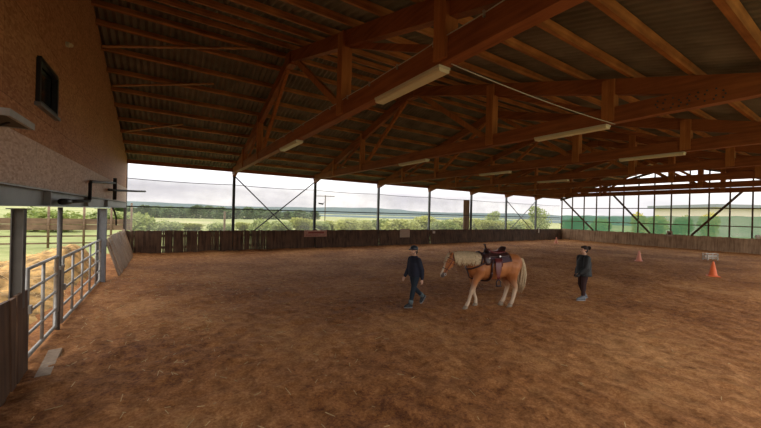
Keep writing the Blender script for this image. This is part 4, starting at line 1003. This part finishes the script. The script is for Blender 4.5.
for q in (-1, 1):
    s = MB(); s.tube([pol+Vector((-.02, q*.085, .05)), pol+hd*.10+Vector((-.03, q*.118, 0)), pol+hd*.24+Vector((-.02, q*.105, 0)), pol+hd*.36+Vector((0, q*.08, 0)), pol+hd*.47+Vector((-.01, q*.072, 0))], .010, 6); sub('cheek_strap', shift(s, bo), M['leather_red'], bt)
    s = MB(); s.add([v for v in []], []); s = loop(pol+hd*.49+hn*-.03+Vector((0, q*.072, 0)), (.028, 0, 0), (0, 0, .028), .006, 14); sub('bit_ring', shift(s, bo), M['buckle'], bt)
def backshell(x0, x1, drop, thick, grow, flare=0.0):
    """a blanket shaped over the back between x0 and x1, hanging to `drop` radians from the top"""
    s_ = MB(); nxx, nt = 14, 18; base = []
    prof = [(-.78, 1.16, .19, .22), (-.66, 1.14, .27, .285), (-.48, 1.135, .295, .315), (-.25, 1.09, .29, .315), (0, 1.055, .30, .335), (.22, 1.06, .285, .345), (.42, 1.09, .25, .345), (.58, 1.12, .215, .36)]
    def at(x):
        for a_, b_ in zip(prof, prof[1:]):
            if a_[0] <= x <= b_[0]:
                f = (x-a_[0])/(b_[0]-a_[0]); return [a_[i]+(b_[i]-a_[i])*f for i in (1, 2, 3)]
        return prof[-1][1:]
    for lay in (0, 1):
        for i in range(nxx+1):
            x = x0+(x1-x0)*i/nxx; z, w, h = at(x); g_ = grow+thick*lay
            for j in range(nt+1):
                t = -drop+2*drop*j/nt; s_.v.append(Vector((x+flare*abs(t)*(-1), math.sin(t)*(w+g_), z+math.cos(t)*(h+g_))))
    N = (nxx+1)*(nt+1)
    for i in range(nxx):
        for j in range(nt):
            a_ = i*(nt+1)+j; s_.f.append((a_, a_+nt+1, a_+nt+2, a_+1)); s_.f.append((N+a_, N+a_+1, N+a_+nt+2, N+a_+nt+1)); s_.mi += [0, 0]
    for i in range(nxx):
        for j in (0, nt):
            a_ = i*(nt+1)+j; s_.f.append((a_, a_+nt+1, N+a_+nt+1, N+a_)); s_.mi.append(0)
    for j in range(nt):
        for i in (0, nxx):
            a_ = i*(nt+1)+j; s_.f.append((a_, a_+1, N+a_+1, N+a_)); s_.mi.append(0)
    return s_
po = (-.05, 0, 1.2); pt = local_thing('saddle_pad', 'dark purple-brown pad lying under the saddle on the horse', 'saddle pad', po)
sub('pad', shift(backshell(-.34, .38, 1.15, .02, .015), po), M['padcloth'], pt)
sub('border', shift(backshell(-.38, -.34, 1.17, .026, .013), po), M['leather'], pt)
so = (.0, 0, 1.45); st = local_thing('western_saddle', 'dark burgundy western saddle with horn and stirrups on the chestnut horse', 'saddle', so)
s = backshell(-.34, .24, .72, .03, .036); sub('skirt', shift(s, so), M['leather'], st)
s = MB(); s.loft([ring(-.26, 1.49, .17, .04), ring(-.20, 1.475, .17, .04), ring(-.08, 1.455, .145, .035), ring(.06, 1.46, .12, .04), ring(.14, 1.50, .10, .05), ring(.20, 1.52, .08, .04)], 18); sub('seat', shift(s, so), M['leather_red'], st)
s = MB(); s.loft([(Vector((-.21, 0, 1.46)), (0, .17, 0), (.04, 0, 0)), (Vector((-.26, 0, 1.54)), (0, .165, 0), (.03, 0, 0)), (Vector((-.30, 0, 1.60)), (0, .13, 0), (.022, 0, 0)), (Vector((-.31, 0, 1.62)), (0, .08, 0), (.012, 0, 0))], 18); sub('cantle', shift(s, so), M['leather'], st)
s = MB(); s.loft([(Vector((.18, 0, 1.44)), (0, .15, 0), (.06, 0, 0)), (Vector((.21, 0, 1.52)), (0, .11, 0), (.05, 0, 0)), (Vector((.23, 0, 1.57)), (0, .05, 0), (.03, 0, 0))], 16); sub('fork', shift(s, so), M['leather'], st)
s = MB(); s.tube([(.23, 0, 1.55), (.25, 0, 1.62), (.26, 0, 1.655)], [.024, .02, .022], 12); s.ball((.265, 0, 1.668), (.045, .04, .014), 14); sub('horn', shift(s, so), M['leather'], st)
for q in (-1, 1):
    s = MB(); pr_ = [(.05, .30, 1.33, .10), (.06, .345, 1.18, .095), (.07, .365, 1.02, .08), (.075, .37, .88, .05), (.075, .37, .80, .035)]
    s.loft([(Vector((x, q*y, z)), (w, 0, 0), (0, .009, 0)) for x, y, z, w in pr_], 12); fd = sub('fender', shift(s, so), M['leather_red'] , st)
    s = MB(); s.tube([Vector((.075, q*.37, .80)), Vector((.14, q*.375, .74)), Vector((.13, q*.375, .64)), Vector((.02, q*.375, .64)), Vector((.01, q*.375, .74)), Vector((.075, q*.37, .80))], .017, 8)
    s.box((.01, q*.375-.045, .62), (.14, q*.375+.045, .645)); sub('stirrup', shift(s, so), M['leather'], st)
    s = MB(); s.ball((-.02, q*.285, 1.38), (.03, .012, .03), 10); sub('concho', shift(s, so), M['buckle'], st)
    s = MB(); s.tube([(-.03, q*.31, 1.36), (-.06, q*.345, 1.22), (-.04, q*.35, 1.12)], .012, 6); sub('saddle_string', shift(s, so), M['leather_red'], st)
s = MB(); s.tube([(.23+.0*k, math.cos(PI*k/16)*.305, 1.06-.1+.02-math.sin(PI*k/16)*.265+.0) for k in range(17)], .035, 8); 
s.tube([(.20, .30, 1.30), (.225, .315, 1.1), (.23, .305, .98)], .03, 8); s.tube([(.20, -.30, 1.30), (.225, -.315, 1.1), (.23, -.305, .98)], .03, 8); sub('girth', shift(s, so), M['leather'], st)
for q in (-1, 1):
    s = MB(); s.loft([(Vector((.33, q*.17, 1.44)), (.085, 0, 0), (0, .05, 0)), (Vector((.335, q*.235, 1.34)), (.10, 0, 0), (0, .055, .0)), (Vector((.33, q*.275, 1.22)), (.09, 0, 0), (0, .045, 0)), (Vector((.33, q*.285, 1.16)), (.06, 0, 0), (0, .03, 0))], 12); pb = sub('saddle_bag', shift(s, so), M['leather'], st)
    s = MB(); s.ball((.30, q*.285, 1.34), (.03, .02, .02), 10); sub('buckle', shift(s, so), M['buckle'], pb)
co = (.45, 0, 1.2); ct = local_thing('breast_collar', 'dark leather breast strap around the chest of the chestnut horse', 'strap', co)
s = MB(); s.tube([(.22, .29, 1.30), (.40, .275, 1.22), (.58, .235, 1.12), (.73, .15, 1.05), (.79, 0, 1.02), (.73, -.15, 1.05), (.58, -.235, 1.12), (.40, -.275, 1.22), (.22, -.29, 1.30)], .022, 8); sub('strap', shift(s, co), M['leather'], ct)
s = MB(); s.tube([(.52, .25, 1.14), (.47, .24, 1.30), (.44, .14, 1.45), (.44, 0, 1.48), (.44, -.14, 1.45), (.47, -.24, 1.30), (.52, -.25, 1.14)], .018, 8); sub('neck_strap', shift(s, co), M['leather'], ct)
s = MB(); s.tube([(.78, 0, 1.02), (.70, 0, .80), (.50, 0, .72), (.25, 0, .70)], .018, 8); sub('tie_strap', shift(s, co), M['leather'], ct)
